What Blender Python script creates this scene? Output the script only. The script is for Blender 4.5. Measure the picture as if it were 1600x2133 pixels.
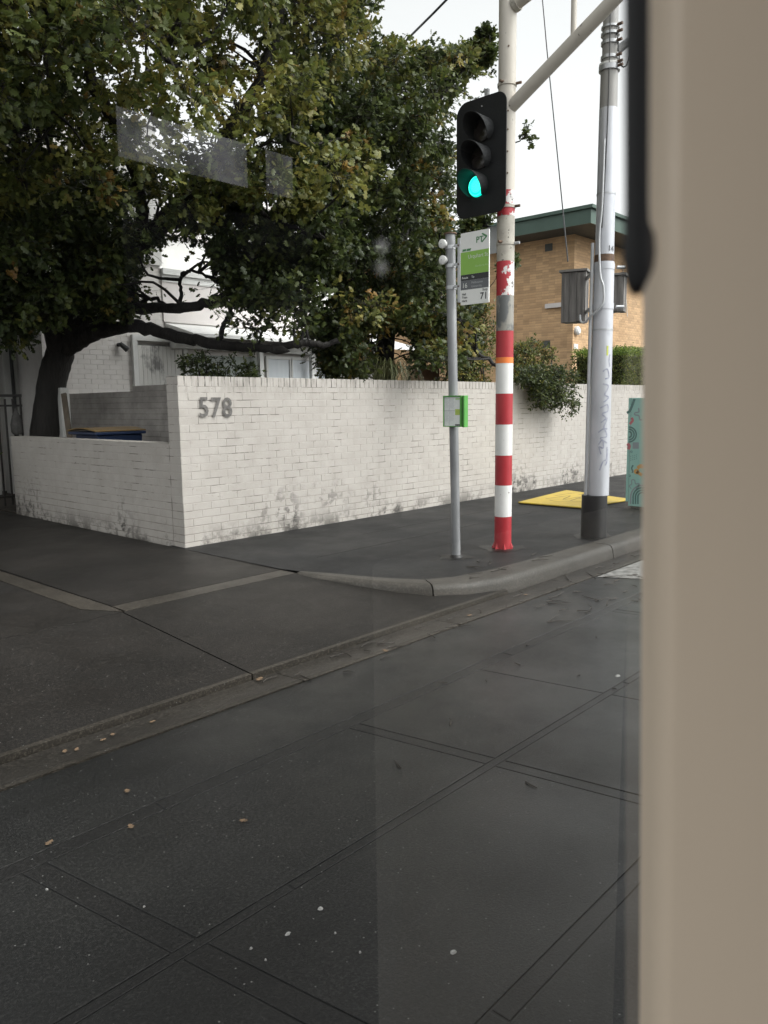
import bpy, math, random
import numpy as np
from mathutils import Vector, Matrix

for o in list(bpy.data.objects):
    bpy.data.objects.remove(o, do_unlink=True)
S = bpy.context.scene
C = S.collection
PI = math.pi
RNG = np.random.default_rng(11)
random.seed(5)

# ------------------------------------------------------------------ camera
F, CX, CY, H = 1620.0, 800.0, 1066.5, 1.65
def _n(v): return v / np.linalg.norm(v)
_d1 = _n(np.array([2290 - CX, -(822 - CY), -F]))
_d2 = np.array([800 - CX, -(822 + 0.012 * 1490 - CY), -F])
_up = _n(np.cross(_d1, _d2)); _up = _up if _up[1] > 0 else -_up
R3 = np.array([_d1, np.cross(_up, _d1), _up])
CAM = np.array([0.0, 0.0, H])
FWD = R3 @ np.array([0, 0, -1.0])
def ray(x, y): return R3 @ np.array([x - CX, -(y - CY), -F])
def onz(x, y, z=0.0):
    r = ray(x, y); return CAM + r * (z - H) / r[2]
def ony(x, y, Y):
    r = ray(x, y); return CAM + r * Y / r[1]
def onx(x, y, X):
    r = ray(x, y); return CAM + r * X / r[0]
def at(x, y, d):
    r = ray(x, y); return CAM + r * d / (FWD @ r)
def proj(P):
    c = (np.atleast_2d(P) - CAM) @ R3
    return CX - F * c[:, 0] / c[:, 2], CY + F * c[:, 1] / c[:, 2], -c[:, 2]

cd = bpy.data.cameras.new('camera')
cam = bpy.data.objects.new('camera', cd); C.objects.link(cam)
M4 = Matrix([list(R3[i]) + [CAM[i]] for i in range(3)] + [[0, 0, 0, 1]])
cam.matrix_world = M4
cd.sensor_fit = 'VERTICAL'; cd.sensor_height = 36.0
cd.lens = F / 2133 * 36.0
cd.clip_start = 0.01; cd.clip_end = 900
cd.dof.use_dof = True; cd.dof.focus_distance = 9.0
cd.dof.aperture_fstop = cd.lens / 1.9
S.camera = cam

# ------------------------------------------------------------------ world, sun, exposure
W = bpy.data.worlds.new('World'); S.world = W; W.use_nodes = True
nt = W.node_tree; nt.nodes.clear()
SUN_EL, SUN_ROT = math.radians(48), math.radians(155)
sky = nt.nodes.new('ShaderNodeTexSky'); sky.sky_type = 'NISHITA'; sky.sun_disc = False
sky.sun_elevation = SUN_EL; sky.sun_rotation = SUN_ROT
sky.air_density = 1.0; sky.dust_density = 4.0; sky.ozone_density = 1.0
hs = nt.nodes.new('ShaderNodeHueSaturation'); hs.inputs['Saturation'].default_value = 0.04
bg = nt.nodes.new('ShaderNodeBackground'); bg.inputs['Strength'].default_value = 0.15
wo = nt.nodes.new('ShaderNodeOutputWorld')
nt.links.new(sky.outputs[0], hs.inputs['Color']); nt.links.new(hs.outputs[0], bg.inputs['Color'])
nt.links.new(bg.outputs[0], wo.inputs['Surface'])
sd = bpy.data.lights.new('sun', 'SUN'); sd.energy = 0.5; sd.angle = math.radians(40); sd.color = (1, 0.97, 0.93)
sun = bpy.data.objects.new('sun', sd); C.objects.link(sun)
sv = Vector((math.sin(SUN_ROT) * math.cos(SUN_EL), math.cos(SUN_ROT) * math.cos(SUN_EL), math.sin(SUN_EL)))
sun.rotation_euler = sv.to_track_quat('Z', 'Y').to_euler(); sun.location = (0, 0, 30)
S.view_settings.view_transform = 'Standard'; S.view_settings.look = 'None'
S.view_settings.exposure = 1.25; S.view_settings.gamma = 1
S.view_settings.use_curve_mapping = False
S.cycles.max_bounces = 6; S.cycles.transparent_max_bounces = 12
S.cycles.diffuse_bounces = 3; S.cycles.glossy_bounces = 3
S.cycles.sample_clamp_indirect = 6

# ------------------------------------------------------------------ helpers
class MB:
    def __init__(s): s.v = []; s.f = []
    def add(s, vs, fs):
        b = len(s.v); s.v += [tuple(map(float, p)) for p in vs]; s.f += [tuple(i + b for i in f) for f in fs]; return s
    def box(s, x0, x1, y0, y1, z0, z1):
        return s.add([(x0,y0,z0),(x1,y0,z0),(x1,y1,z0),(x0,y1,z0),(x0,y0,z1),(x1,y0,z1),(x1,y1,z1),(x0,y1,z1)],
                     [(0,3,2,1),(4,5,6,7),(0,1,5,4),(1,2,6,5),(2,3,7,6),(3,0,4,7)])
    def obox(s, c, ax, ay, az, hx, hy, hz):
        c, ax, ay, az = map(np.array, (c, ax, ay, az)); vs = []
        for k in (-1, 1):
            for i, j in ((-1,-1),(1,-1),(1,1),(-1,1)): vs.append(c + ax*hx*i + ay*hy*j + az*hz*k)
        return s.add(vs, [(0,3,2,1),(4,5,6,7),(0,1,5,4),(1,2,6,5),(2,3,7,6),(3,0,4,7)])
    def tube(s, pts, rad, n=10, cap=True):
        pts = [np.array(p, float) for p in pts]
        rad = [rad] * len(pts) if np.isscalar(rad) else rad
        b = len(s.v); prev = None
        for i, p in enumerate(pts):
            t = _n(pts[min(i+1, len(pts)-1)] - pts[max(i-1, 0)])
            if prev is None:
                a = np.array([0,0,1.]) if abs(t[2]) < .9 else np.array([1.,0,0])
                u = _n(np.cross(a, t))
            else: u = _n(prev - t * (prev @ t))
            w = np.cross(t, u); prev = u
            for k in range(n):
                q = 2*PI*k/n; s.v.append(tuple(p + rad[i]*(math.cos(q)*u + math.sin(q)*w)))
        for i in range(len(pts)-1):
            for k in range(n):
                k2 = (k+1) % n; s.f.append((b+i*n+k, b+i*n+k2, b+(i+1)*n+k2, b+(i+1)*n+k))
        if cap:
            s.f.append(tuple(b+k for k in range(n))[::-1]); s.f.append(tuple(b+(len(pts)-1)*n+k for k in range(n)))
        return s
    def prism(s, poly, org, u, w, d):
        """poly in (a,b) along u and w from org, extruded by vector d"""
        org, u, w, d = map(np.array, (org, u, w, d)); n = len(poly)
        vs = [org + u*a + w*b for a, b in poly]; vs += [p + d for p in vs]
        fs = [tuple(range(n))[::-1], tuple(range(n, 2*n))] + [(i, (i+1) % n, n+(i+1) % n, n+i) for i in range(n)]
        return s.add(vs, fs)
    def sheet(s, pts): return s.add(pts, [tuple(range(len(pts)))])

def setp(o, label=None, cat=None, group=None, kind=None):
    if label: o['label'] = label
    if cat: o['category'] = cat
    if group: o['group'] = group
    if kind: o['kind'] = kind
    return o
def rootloc(o):
    while o.parent: o = o.parent
    return np.array(o.location)
def thing(name, loc, label, cat, group=None):
    o = bpy.data.objects.new(name, None); C.objects.link(o); o.location = tuple(map(float, loc))
    o.empty_display_size = .2
    return setp(o, label, cat, group)
def mk(name, mb, mat, parent=None, smooth=False, kind=None, loc=None, bevel=0):
    V = np.array(mb.v)
    if parent is not None: org = rootloc(parent)
    elif loc is not None: org = np.array(loc, float)
    else: org = np.array([V[:,0].mean(), V[:,1].mean(), V[:,2].min()])
    me = bpy.data.meshes.new(name); me.from_pydata((V - org).tolist(), [], mb.f); me.update()
    me.materials.append(mat)
    if smooth: me.polygons.foreach_set('use_smooth', [True]*len(me.polygons))
    o = bpy.data.objects.new(name, me); C.objects.link(o)
    if smooth and smooth != 'all':
        try: me.set_sharp_from_angle(angle=math.radians(38))
        except Exception: pass
    if parent is not None: o.parent = parent
    else: o.location = tuple(org)
    if kind: o['kind'] = kind
    if bevel:
        m = o.modifiers.new('bevel', 'BEVEL'); m.width = bevel; m.segments = 2; m.limit_method = 'ANGLE'
    return o
def text(name, body, size, org, u, w, mat, parent, align='LEFT', depth=.0006, bold=0.0, sx=1.0):
    cu = bpy.data.curves.new('t', 'FONT'); cu.body = body; cu.size = size; cu.align_x = align
    cu.offset = bold; cu.resolution_u = 3
    ob = bpy.data.objects.new('t', cu); C.objects.link(ob)
    me0 = ob.to_mesh(); V = np.array([v.co[:] for v in me0.vertices]); fs = [tuple(p.vertices) for p in me0.polygons]
    ob.to_mesh_clear(); bpy.data.objects.remove(ob, do_unlink=True)
    u, w = np.array(u, float), np.array(w, float); n = np.cross(u, w)
    b = MB(); P = np.array(org) + np.outer(V[:,0]*sx, u) + np.outer(V[:,1], w) + n*depth
    b.add(P, fs)
    return mk(name, b, mat, parent)

# ------------------------------------------------------------------ materials
def mat(name, c1, c2=None, scale=8, rough=.6, rough2=None, bump=0., bscale=None, metal=0., lo=.35, hi=.65,
        spec=.5, coord='Object', stretch=None, extra=None, detail=5, rnd=0.):
    m = bpy.data.materials.new(name); m.use_nodes = True
    N = m.node_tree.nodes; L = m.node_tree.links; b = N['Principled BSDF']
    b.inputs['Metallic'].default_value = metal; b.inputs['Roughness'].default_value = rough
    b.inputs['Specular IOR Level'].default_value = spec
    c1 = tuple(c1) + (1,); b.inputs['Base Color'].default_value = c1
    if coord == 'World':
        g = N.new('ShaderNodeNewGeometry'); vec = g.outputs['Position']
    else:
        g = N.new('ShaderNodeTexCoord'); vec = g.outputs[coord]
    if stretch:
        mp = N.new('ShaderNodeMapping'); mp.inputs['Scale'].default_value = stretch
        L.new(vec, mp.inputs['Vector']); vec = mp.outputs[0]
    col = None
    if c2 is not None:
        nz = N.new('ShaderNodeTexNoise'); nz.inputs['Scale'].default_value = scale; nz.inputs['Detail'].default_value = detail
        nz.inputs['Roughness'].default_value = .62
        L.new(vec, nz.inputs['Vector'])
        mr = N.new('ShaderNodeMapRange'); mr.inputs[1].default_value = lo; mr.inputs[2].default_value = hi
        L.new(nz.outputs[0], mr.inputs[0])
        mx = N.new('ShaderNodeMix'); mx.data_type = 'RGBA'
        mx.inputs[6].default_value = c1; mx.inputs[7].default_value = tuple(c2) + (1,)
        L.new(mr.outputs[0], mx.inputs[0]); col = mx.outputs[2]
        if rough2 is not None:
            r = N.new('ShaderNodeMapRange'); r.inputs[3].default_value = rough; r.inputs[4].default_value = rough2
            L.new(mr.outputs[0], r.inputs[0]); L.new(r.outputs[0], b.inputs['Roughness'])
    if rnd and col is not None:
        oi = N.new('ShaderNodeObjectInfo'); h = N.new('ShaderNodeHueSaturation')
        r = N.new('ShaderNodeMapRange'); r.inputs[3].default_value = 1-rnd; r.inputs[4].default_value = 1+rnd
        L.new(oi.outputs['Random'], r.inputs[0]); L.new(r.outputs[0], h.inputs['Value']); L.new(col, h.inputs['Color']); col = h.outputs[0]
    if extra: col = extra(N, L, vec, col, b)
    if col is not None: L.new(col, b.inputs['Base Color'])
    if bump:
        nb = N.new('ShaderNodeTexNoise'); nb.inputs['Scale'].default_value = bscale or scale*4; nb.inputs['Detail'].default_value = 4
        L.new(vec, nb.inputs['Vector'])
        bp = N.new('ShaderNodeBump'); bp.inputs['Strength'].default_value = 1.0; bp.inputs['Distance'].default_value = bump
        L.new(nb.outputs[0], bp.inputs['Height']); L.new(bp.outputs[0], b.inputs['Normal'])
    return m
def mixc(N, L, fac, a, bcol):
    mx = N.new('ShaderNodeMix'); mx.data_type = 'RGBA'
    L.new(fac, mx.inputs[0])
    for sck, val in ((mx.inputs[6], a), (mx.inputs[7], bcol)):
        if isinstance(val, tuple): sck.default_value = val + (1,)
        else: L.new(val, sck)
    return mx.outputs[2]
def nz01(N, L, vec, scale, lo, hi, detail=5, rough=.6, stretch=None):
    if stretch:
        mp = N.new('ShaderNodeMapping'); mp.inputs['Scale'].default_value = stretch
        L.new(vec, mp.inputs['Vector']); vec = mp.outputs[0]
    n = N.new('ShaderNodeTexNoise'); n.inputs['Scale'].default_value = scale; n.inputs['Detail'].default_value = detail
    n.inputs['Roughness'].default_value = rough; L.new(vec, n.inputs['Vector'])
    m = N.new('ShaderNodeMapRange'); m.inputs[1].default_value = lo; m.inputs[2].default_value = hi
    L.new(n.outputs[0], m.inputs[0]); return m.outputs[0]
def mul(N, L, a, b):
    m = N.new('ShaderNodeMath'); m.operation = 'MULTIPLY'
    for i, v in enumerate((a, b)):
        if isinstance(v, (int, float)): m.inputs[i].default_value = v
        else: L.new(v, m.inputs[i])
    return m.outputs[0]
def zramp(N, L, z0, z1):
    g = N.new('ShaderNodeNewGeometry'); sp = N.new('ShaderNodeSeparateXYZ'); L.new(g.outputs['Position'], sp.inputs[0])
    m = N.new('ShaderNodeMapRange'); m.inputs[1].default_value = z0; m.inputs[2].default_value = z1
    L.new(sp.outputs[2], m.inputs[0]); return m.outputs[0]

def paint_dirt(N, L, vec, col, b):
    # splash dirt and mould that grows up from the ground, drips below the cap
    g = N.new('ShaderNodeNewGeometry'); P = g.outputs['Position']
    f1 = mul(N, L, nz01(N, L, P, 2.6, .47, .56, 8, .75), zramp(N, L, .36, .12))
    col = mixc(N, L, mul(N, L, f1, .9), col, (.10, .092, .08))
    f4 = mul(N, L, nz01(N, L, P, 11, .50, .60, 5), mul(N, L, nz01(N, L, P, .9, .5, .6, 2), zramp(N, L, .75, .25)))
    col = mixc(N, L, mul(N, L, f4, .9), col, (.05, .045, .04))
    f2 = mul(N, L, nz01(N, L, P, 7, .5, .62, 6, stretch=(2.2, 2.2, .5)), zramp(N, L, 1.72, 1.97))
    col = mixc(N, L, mul(N, L, f2, .5), col, (.12, .11, .09))
    f3 = nz01(N, L, P, 30, .70, .74, 2)
    return mixc(N, L, mul(N, L, f3, .5), col, (.2, .18, .15))
M = {}
M['paint'] = mat('painted_brick', (.405,.375,.34), (.455,.425,.39), 5, .6, coord='World', extra=paint_dirt, bump=.0012, bscale=90)
def mortar_dirt(N, L, vec, col, b):
    g = N.new('ShaderNodeNewGeometry'); P = g.outputs['Position']
    col = mixc(N, L, nz01(N, L, P, 3.4, .53, .60, 5), col, (.15, .135, .12))
    col = mixc(N, L, mul(N, L, nz01(N, L, P, 6, .42, .58, 3), zramp(N, L, 1.83, 1.86)), col, (.10, .09, .08))
    f1 = zramp(N, L, .7, .2)
    return mixc(N, L, mul(N, L, f1, .6), col, (.09, .07, .06))
M['paint_joint'] = mat('painted_joint', (.42,.39,.355), (.38,.35,.325), 9, .7, coord='World', extra=mortar_dirt)
M['house_brick'] = mat('white_house_brick', (.66,.63,.60), (.72,.69,.66), 4, .6, coord='World', bump=.001, bscale=60)
M['house_joint'] = mat('white_house_joint', (.58,.555,.53), (.63,.605,.58), 9, .7, coord='World')
M['grey_brick'] = mat('grimy_grey_brick', (.46,.43,.40), (.30,.28,.26), 3, .7, coord='World', bump=.001, bscale=60)
M['grey_joint'] = mat('grimy_grey_joint', (.32,.30,.28), (.20,.185,.17), 6, .8, coord='World')
def otone(N, L, vec, col, b):
    g = N.new('ShaderNodeNewGeometry')
    v = N.new('ShaderNodeTexWhiteNoise'); v.noise_dimensions = '3D'
    mp = N.new('ShaderNodeMapping'); mp.inputs['Scale'].default_value = (4.17, 4.17, 11.63); L.new(g.outputs['Position'], mp.inputs[0])
    fl = N.new('ShaderNodeVectorMath'); fl.operation = 'FLOOR'; L.new(mp.outputs[0], fl.inputs[0]); L.new(fl.outputs[0], v.inputs[0])
    h = N.new('ShaderNodeHueSaturation'); r = N.new('ShaderNodeMapRange'); r.inputs[3].default_value = .82; r.inputs[4].default_value = 1.15
    L.new(v.outputs[0], r.inputs[0]); L.new(r.outputs[0], h.inputs['Value']); L.new(col, h.inputs['Color'])
    return h.outputs[0]
M['orange_brick'] = mat('cream_orange_brick', (.53,.345,.19), (.60,.40,.225), 1.3, .8, coord='World', extra=otone, rnd=.06)
M['orange_joint'] = mat('orange_brick_joint', (.27,.18,.11), (.33,.23,.15), 6, .9, coord='World')

def asphalt(name, c1, c2, r1, r2, gs=130, dist=.003, wet=.6, grain=.5):
    m = bpy.data.materials.new(name); m.use_nodes = True
    N = m.node_tree.nodes; L = m.node_tree.links; b = N['Principled BSDF']
    g = N.new('ShaderNodeNewGeometry'); P = g.outputs['Position']
    big = nz01(N, L, P, 1.3, .38, .64, 6)
    fine = nz01(N, L, P, gs*.62, .49, .64, 2, .8)
    st = nz01(N, L, P, .55, .45, .6, 4, stretch=(.35, 1.5, 1))
    col = mixc(N, L, big, c1, c2)
    col = mixc(N, L, mul(N, L, fine, grain), col, tuple(x*4.2 for x in c2))
    col = mixc(N, L, mul(N, L, st, .5), col, tuple(x*.5 for x in c1))
    vo = N.new('ShaderNodeTexVoronoi'); vo.inputs['Scale'].default_value = 46; L.new(P, vo.inputs['Vector'])
    sp = N.new('ShaderNodeMapRange'); sp.inputs[1].default_value = .16; sp.inputs[2].default_value = .08; L.new(vo.outputs[0], sp.inputs[0])
    wn = N.new('ShaderNodeSeparateColor'); L.new(vo.outputs['Color'], wn.inputs[0])
    th = N.new('ShaderNodeMath'); th.operation = 'GREATER_THAN'; th.inputs[1].default_value = .86; L.new(wn.outputs[0], th.inputs[0])
    col = mixc(N, L, mul(N, L, sp.outputs[0], th.outputs[0]), col, (.2, .2, .19))
    L.new(col, b.inputs['Base Color'])
    r = N.new('ShaderNodeMapRange'); r.inputs[3].default_value = r1; r.inputs[4].default_value = r2
    L.new(nz01(N, L, P, 2.1, .35, .68, 6), r.inputs[0]); L.new(r.outputs[0], b.inputs['Roughness'])
    b.inputs['Specular IOR Level'].default_value = .3
    L.new(mul(N, L, nz01(N, L, P, .9, .30, .62, 5), wet), b.inputs['Coat Weight']); b.inputs['Coat Roughness'].default_value = .30; b.inputs['Coat IOR'].default_value = 1.33
    nb = N.new('ShaderNodeTexNoise'); nb.inputs['Scale'].default_value = gs*.9; nb.inputs['Detail'].default_value = 5; nb.inputs['Roughness'].default_value = .7; L.new(P, nb.inputs['Vector'])
    bp = N.new('ShaderNodeBump'); bp.inputs['Strength'].default_value = 1; bp.inputs['Distance'].default_value = dist
    L.new(nb.outputs[0], bp.inputs['Height']); L.new(bp.outputs[0], b.inputs['Normal'])
    return m
M['road'] = asphalt('wet_asphalt', (.007,.007,.007), (.014,.0138,.013), .32, .52)
M['strip'] = asphalt('patched_asphalt_strip', (.006,.006,.006), (.011,.0105,.010), .36, .55)
M['path'] = asphalt('footpath_asphalt', (.007,.007,.0072), (.013,.013,.0133), .55, .75, 120, .004, wet=.10, grain=.5)
M['drive'] = asphalt('brown_wet_concrete', (.007,.006,.005), (.0135,.0115,.0098), .50, .70, 100, .0035, wet=.16, grain=.42)
M['pale'] = asphalt('pale_concrete_strip', (.022,.019,.015), (.036,.031,.025), .4, .6, 110, .002, wet=.3)
M['kerb'] = asphalt('kerb_concrete', (.045,.041,.035), (.076,.069,.060), .5, .7, 110, .002, wet=.12, grain=.2)
M['gutter'] = asphalt('gutter_concrete', (.016,.014,.0115), (.032,.028,.0235), .36, .55, 110, .003, wet=.3, grain=.4)
M['tar'] = mat('joint_tar', (.006,.006,.006), (.016,.015,.014), 6, .5, coord='World')
M['soil'] = mat('garden_soil', (.03,.024,.018), (.05,.04,.03), 5, .95, coord='World', bump=.02, bscale=12)
M['ground'] = mat('far_ground', (.05,.05,.045), (.07,.065,.06), .3, .9, coord='World')
M['line'] = mat('worn_white_line', (.24,.235,.22), (.08,.078,.075), 14, .55, coord='World', lo=.4, hi=.62)
def bark(N, L, vec, col, b):
    return col
M['bark'] = mat('dark_oak_bark', (.011,.0095,.008), (.022,.019,.016), 9, .8, bump=.03, bscale=22, stretch=(1,1,.25), coord='World')
M['twig'] = mat('twig_bark', (.014,.011,.009), (.024,.02,.016), 20, .8)

# ------------------------------------------------------------------ ground, road, driveway, kerb
g = MB(); g.box(-250, 400, -300, 350, -.6, -.06)
setp(mk('ground', g, M['ground']), kind='structure')
road = setp(mk('road', MB().box(-60, 150, -40, 3.385, -.05, -.0045), M['tar']), kind='structure')
def slab(name, x0, x1, y0, y1, m, parent, skew=0., z0=-.03, z1=0., nsub=1):
    yr = 2.8
    sh = lambda y: skew * (yr - y)
    b = MB().add([(x0+sh(y0),y0,z0),(x1+sh(y0),y0,z0),(x1+sh(y1),y1,z0),(x0+sh(y1),y1,z0),
                  (x0+sh(y0),y0,z1),(x1+sh(y0),y0,z1),(x1+sh(y1),y1,z1),(x0+sh(y1),y1,z1)],
                 [(0,3,2,1),(4,5,6,7),(0,1,5,4),(1,2,6,5),(2,3,7,6),(3,0,4,7)])
    return mk(name, b, m, parent, bevel=.003)
JX = [-60, -2.45, -.75, 1.0, 2.66, 3.82, 5.6, 7.4, 9.3, 11.2, 150]
DBL = {1.0: .09, 2.66: .075, 5.6: .08}
for (y0, y1) in ((-40, 1.027), (1.097, 1.899), (1.949, 2.706)):
    for i in range(len(JX)-1):
        a, bb = JX[i], JX[i+1]
        sk = .17
        slab('slab', a + DBL.get(a, 0) + .006, bb, y0, y1, M['road'], road, sk if y0 > 0 else 0.)
        if a in DBL and y0 > 0:
            slab('joint_strip', a + .006, a + DBL[a], y0, y1, M['strip'], road, sk, z1=-.0008)
for (y0, y1) in ((1.032, 1.091), (1.905, 1.943), (2.712, 2.79)):
    for a, bb in ((-60, 1.6), (1.61, 4.2), (4.21, 150)):
        slab('joint_strip', a, bb, y0, y1, M['strip'], road, 0, z1=-.001)
slab('edge_strip', -60, 150, 2.796, 3.383, M['road'], road, 0, z1=-.0005)
q = [onz(1240,1201), onz(1285,1187), onz(1345,1189), onz(1345,1209)]
lx = [p[0] for p in q]
b = MB().box(6.62, 8.4, 2.93, 3.10, 0, .004)
setp(mk('road_marking', MB().add([(6.85,2.96,.004),(8.4,3.0,.004),(8.2,3.36,.004),(6.66,3.36,.004)], [(0,1,2,3)]), M['line'], road))

gut = setp(mk('gutter', MB().box(-60, 150, 3.387, 3.66, -.05, -.016), M['tar']), kind='structure')
gx = [-60, -6, -3, -.9, .55, 2.98, 4.55, 6.3, 8.1, 10, 12.5, 150]
for i in range(len(gx)-1):
    a, bb = gx[i]+.006, gx[i+1]
    o = -.012 if 2.9 < a < 4.6 else 0
    yo = 3.39 if i % 2 else 3.395
    prof = [(yo, .001), (yo+.04, .004), (3.52, -.003), (3.58, -.006), (3.655, -.004)]
    vs = [(x, y, z) for x in (a, bb) for y, z in prof] + [(x, y, -.03) for x in (a, bb) for y in (yo, 3.655)]
    fs = [(k, k+5, k+6, k+1) for k in range(4)] + [(0, 10, 12, 5), (0, 1, 2, 3, 4, 11, 10), (5, 12, 13, 9, 8, 7, 6), (4, 9, 13, 11)]
    mk('channel_block', MB().add(vs, fs), M['gutter'], gut)
    mk('channel_edge', MB().box(a+.002, bb-.002, yo-.004, yo+.026, -.02, .0045), M['pale'], gut)

# driveway apron: front edge a 25 mm lip over the gutter, rising to the footpath
def dz(y): return .026 + (y - 3.66) / (5.3 - 3.66) * .096 if y < 5.3 else .122 + (y - 5.3) / 1.85 * .006
drv = setp(mk('driveway', MB().box(-60, 4.62, 3.665, 30, -.2, -.02), M['tar']), kind='structure')
def dslab(name, poly, m, up=0.):
    n = len(poly)
    vs = [(x, y, dz(y)+up) for x, y in poly] + [(x, y, -.03) for x, y in poly]
    fs = [tuple(range(n))] + [(i, i+n, (i+1) % n + n, (i+1) % n) for i in range(n)]
    return mk(name, MB().add(vs, fs), m, drv)
dslab('slab', [(-60,3.703),(.905,3.703),(.935,5.281),(-60,5.281)], M['drive'])
dslab('slab', [(.915,3.703),(2.806,3.703),(2.859,5.281),(.945,5.281)], M['drive'])
dslab('slab', [(2.819,3.703),(5.53,3.703),(4.95,3.99),(4.74,4.54),(4.60,5.287),(2.872,5.287)], M['drive'])
for a, bb in ((-60, .9), (.908, 2.806), (2.817, 5.60)):
    dslab('lip_highlight', [(a,3.667),(bb,3.667),(bb,3.7015),(a,3.7015)], M['pale'], .002)  # pale strip paints the highlight along the rounded front edge
dslab('pale_strip', [(2.9,5.297),(4.6,5.297),(4.6,5.50),(2.9,5.50)], M['pale'])
dslab('pale_strip', [(2.70,5.60),(2.875,5.297),(2.89,5.52),(2.86,7.9),(2.70,7.9)], M['pale'])
dslab('slab', [(2.905,5.512),(4.602,5.512),(4.602,7.3),(4.602,14),(2.875,14)], M['drive'])
dslab('slab', [(-60,5.289),(2.865,5.289),(2.69,5.59),(2.69,14),(-60,14)], M['drive'])
dslab('slab', [(-60,14.01),(4.585,14.01),(4.585,29.9),(-60,29.9)], M['drive'])

# footpath sheet, kerb stones
kin = [(60,3.93),(8.5,3.93),(6.4,3.95),(5.75,3.99),(5.35,4.06),(5.08,4.2),(4.93,4.45),(4.80,4.85),(4.66,5.25),(4.60,5.5)]
fp = [(x, y, .13) for x, y in kin] + [(4.604,7.4,.13),(150,7.4,.13),(150,3.93,.13)]
fpm = MB().sheet([p for p in fp][::-1]); fpm.v = list(fpm.v)
foot = setp(mk('footpath', fpm, M['path']), kind='structure')
garden = setp(mk('garden_ground', MB().box(4.66, 22, 7.36, 60, -.3, .15).box(22, 150, 7.36, 60, -.3, .15), M['soil']), kind='structure')
# asphalt cut lines on the footpath
for x0, x1, y in ((5.2, 9.2, 5.65), (9.4, 13, 5.55), (6.5, 9.6, 6.25)):
    mk('seam', MB().box(x0, x1, y, y+.012, .125, .1325), M['tar'], foot)
ko = [(60,3.665),(10.3,3.665),(7.62,3.665),(6.3,3.665),(5.9,3.67),(5.58,3.70),(5.25,3.80),(4.97,3.985),(4.82,4.25),(4.72,4.56),(4.62,4.92),(4.545,5.27)]
ki = [(60,3.928),(10.3,3.928),(7.62,3.928),(6.4,3.948),(6.05,3.965),(5.75,3.985),(5.35,4.055),(5.10,4.185),(4.965,4.42),(4.86,4.68),(4.76,5.0),(4.655,5.29)]
zb = [-.02]*5 + [-.02, -.01, .02, .03, .045, .06, .08]
def kerbpiece(i0, i1, g0=.007):
    mb = MB(); n = 0
    for i in range(i0, i1+1):
        (ox, oy), (ix, iy) = ko[i], ki[i]
        if i == i0 or i == i1:
            j = i0+1 if i == i0 else i1-1
            s = g0 / math.hypot(ko[j][0]-ox, ko[j][1]-oy) if math.hypot(ko[j][0]-ox, ko[j][1]-oy) > 0 else 0
            ox += (ko[j][0]-ox)*s; oy += (ko[j][1]-oy)*s; ix += (ki[j][0]-ix)*s; iy += (ki[j][1]-iy)*s
        d = np.array([ix-ox, iy-oy]); d = d / np.linalg.norm(d)
        w = math.hypot(ix-ox, iy-oy); z = zb[i]; t = .134
        prof = [(0, z), (.012, z+(t-z)*.62), (.03, t-.018), (.055, t-.003), (.09, t), (w, t), (w, z-.02)]
        for a, zz in prof: mb.v.append((ox+d[0]*a, oy+d[1]*a, zz))
        n += 1
    for i in range(n-1):
        for k in range(6): mb.f.append((i*7+k, i*7+k+1, (i+1)*7+k+1, (i+1)*7+k))
    mb.f.append(tuple(range(7))[::-1]); mb.f.append(tuple((n-1)*7+k for k in range(7)))
    return mb
kerb = setp(mk('kerb', MB().box(7, 60, 3.68, 3.92, -.05, .05), M['tar']), kind='structure')
for a, bb in ((0, 1), (1, 2), (2, 7), (7, 11)):
    mk('kerb_stone', kerbpiece(a, bb), M['kerb'], kerb, smooth=True)

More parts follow.
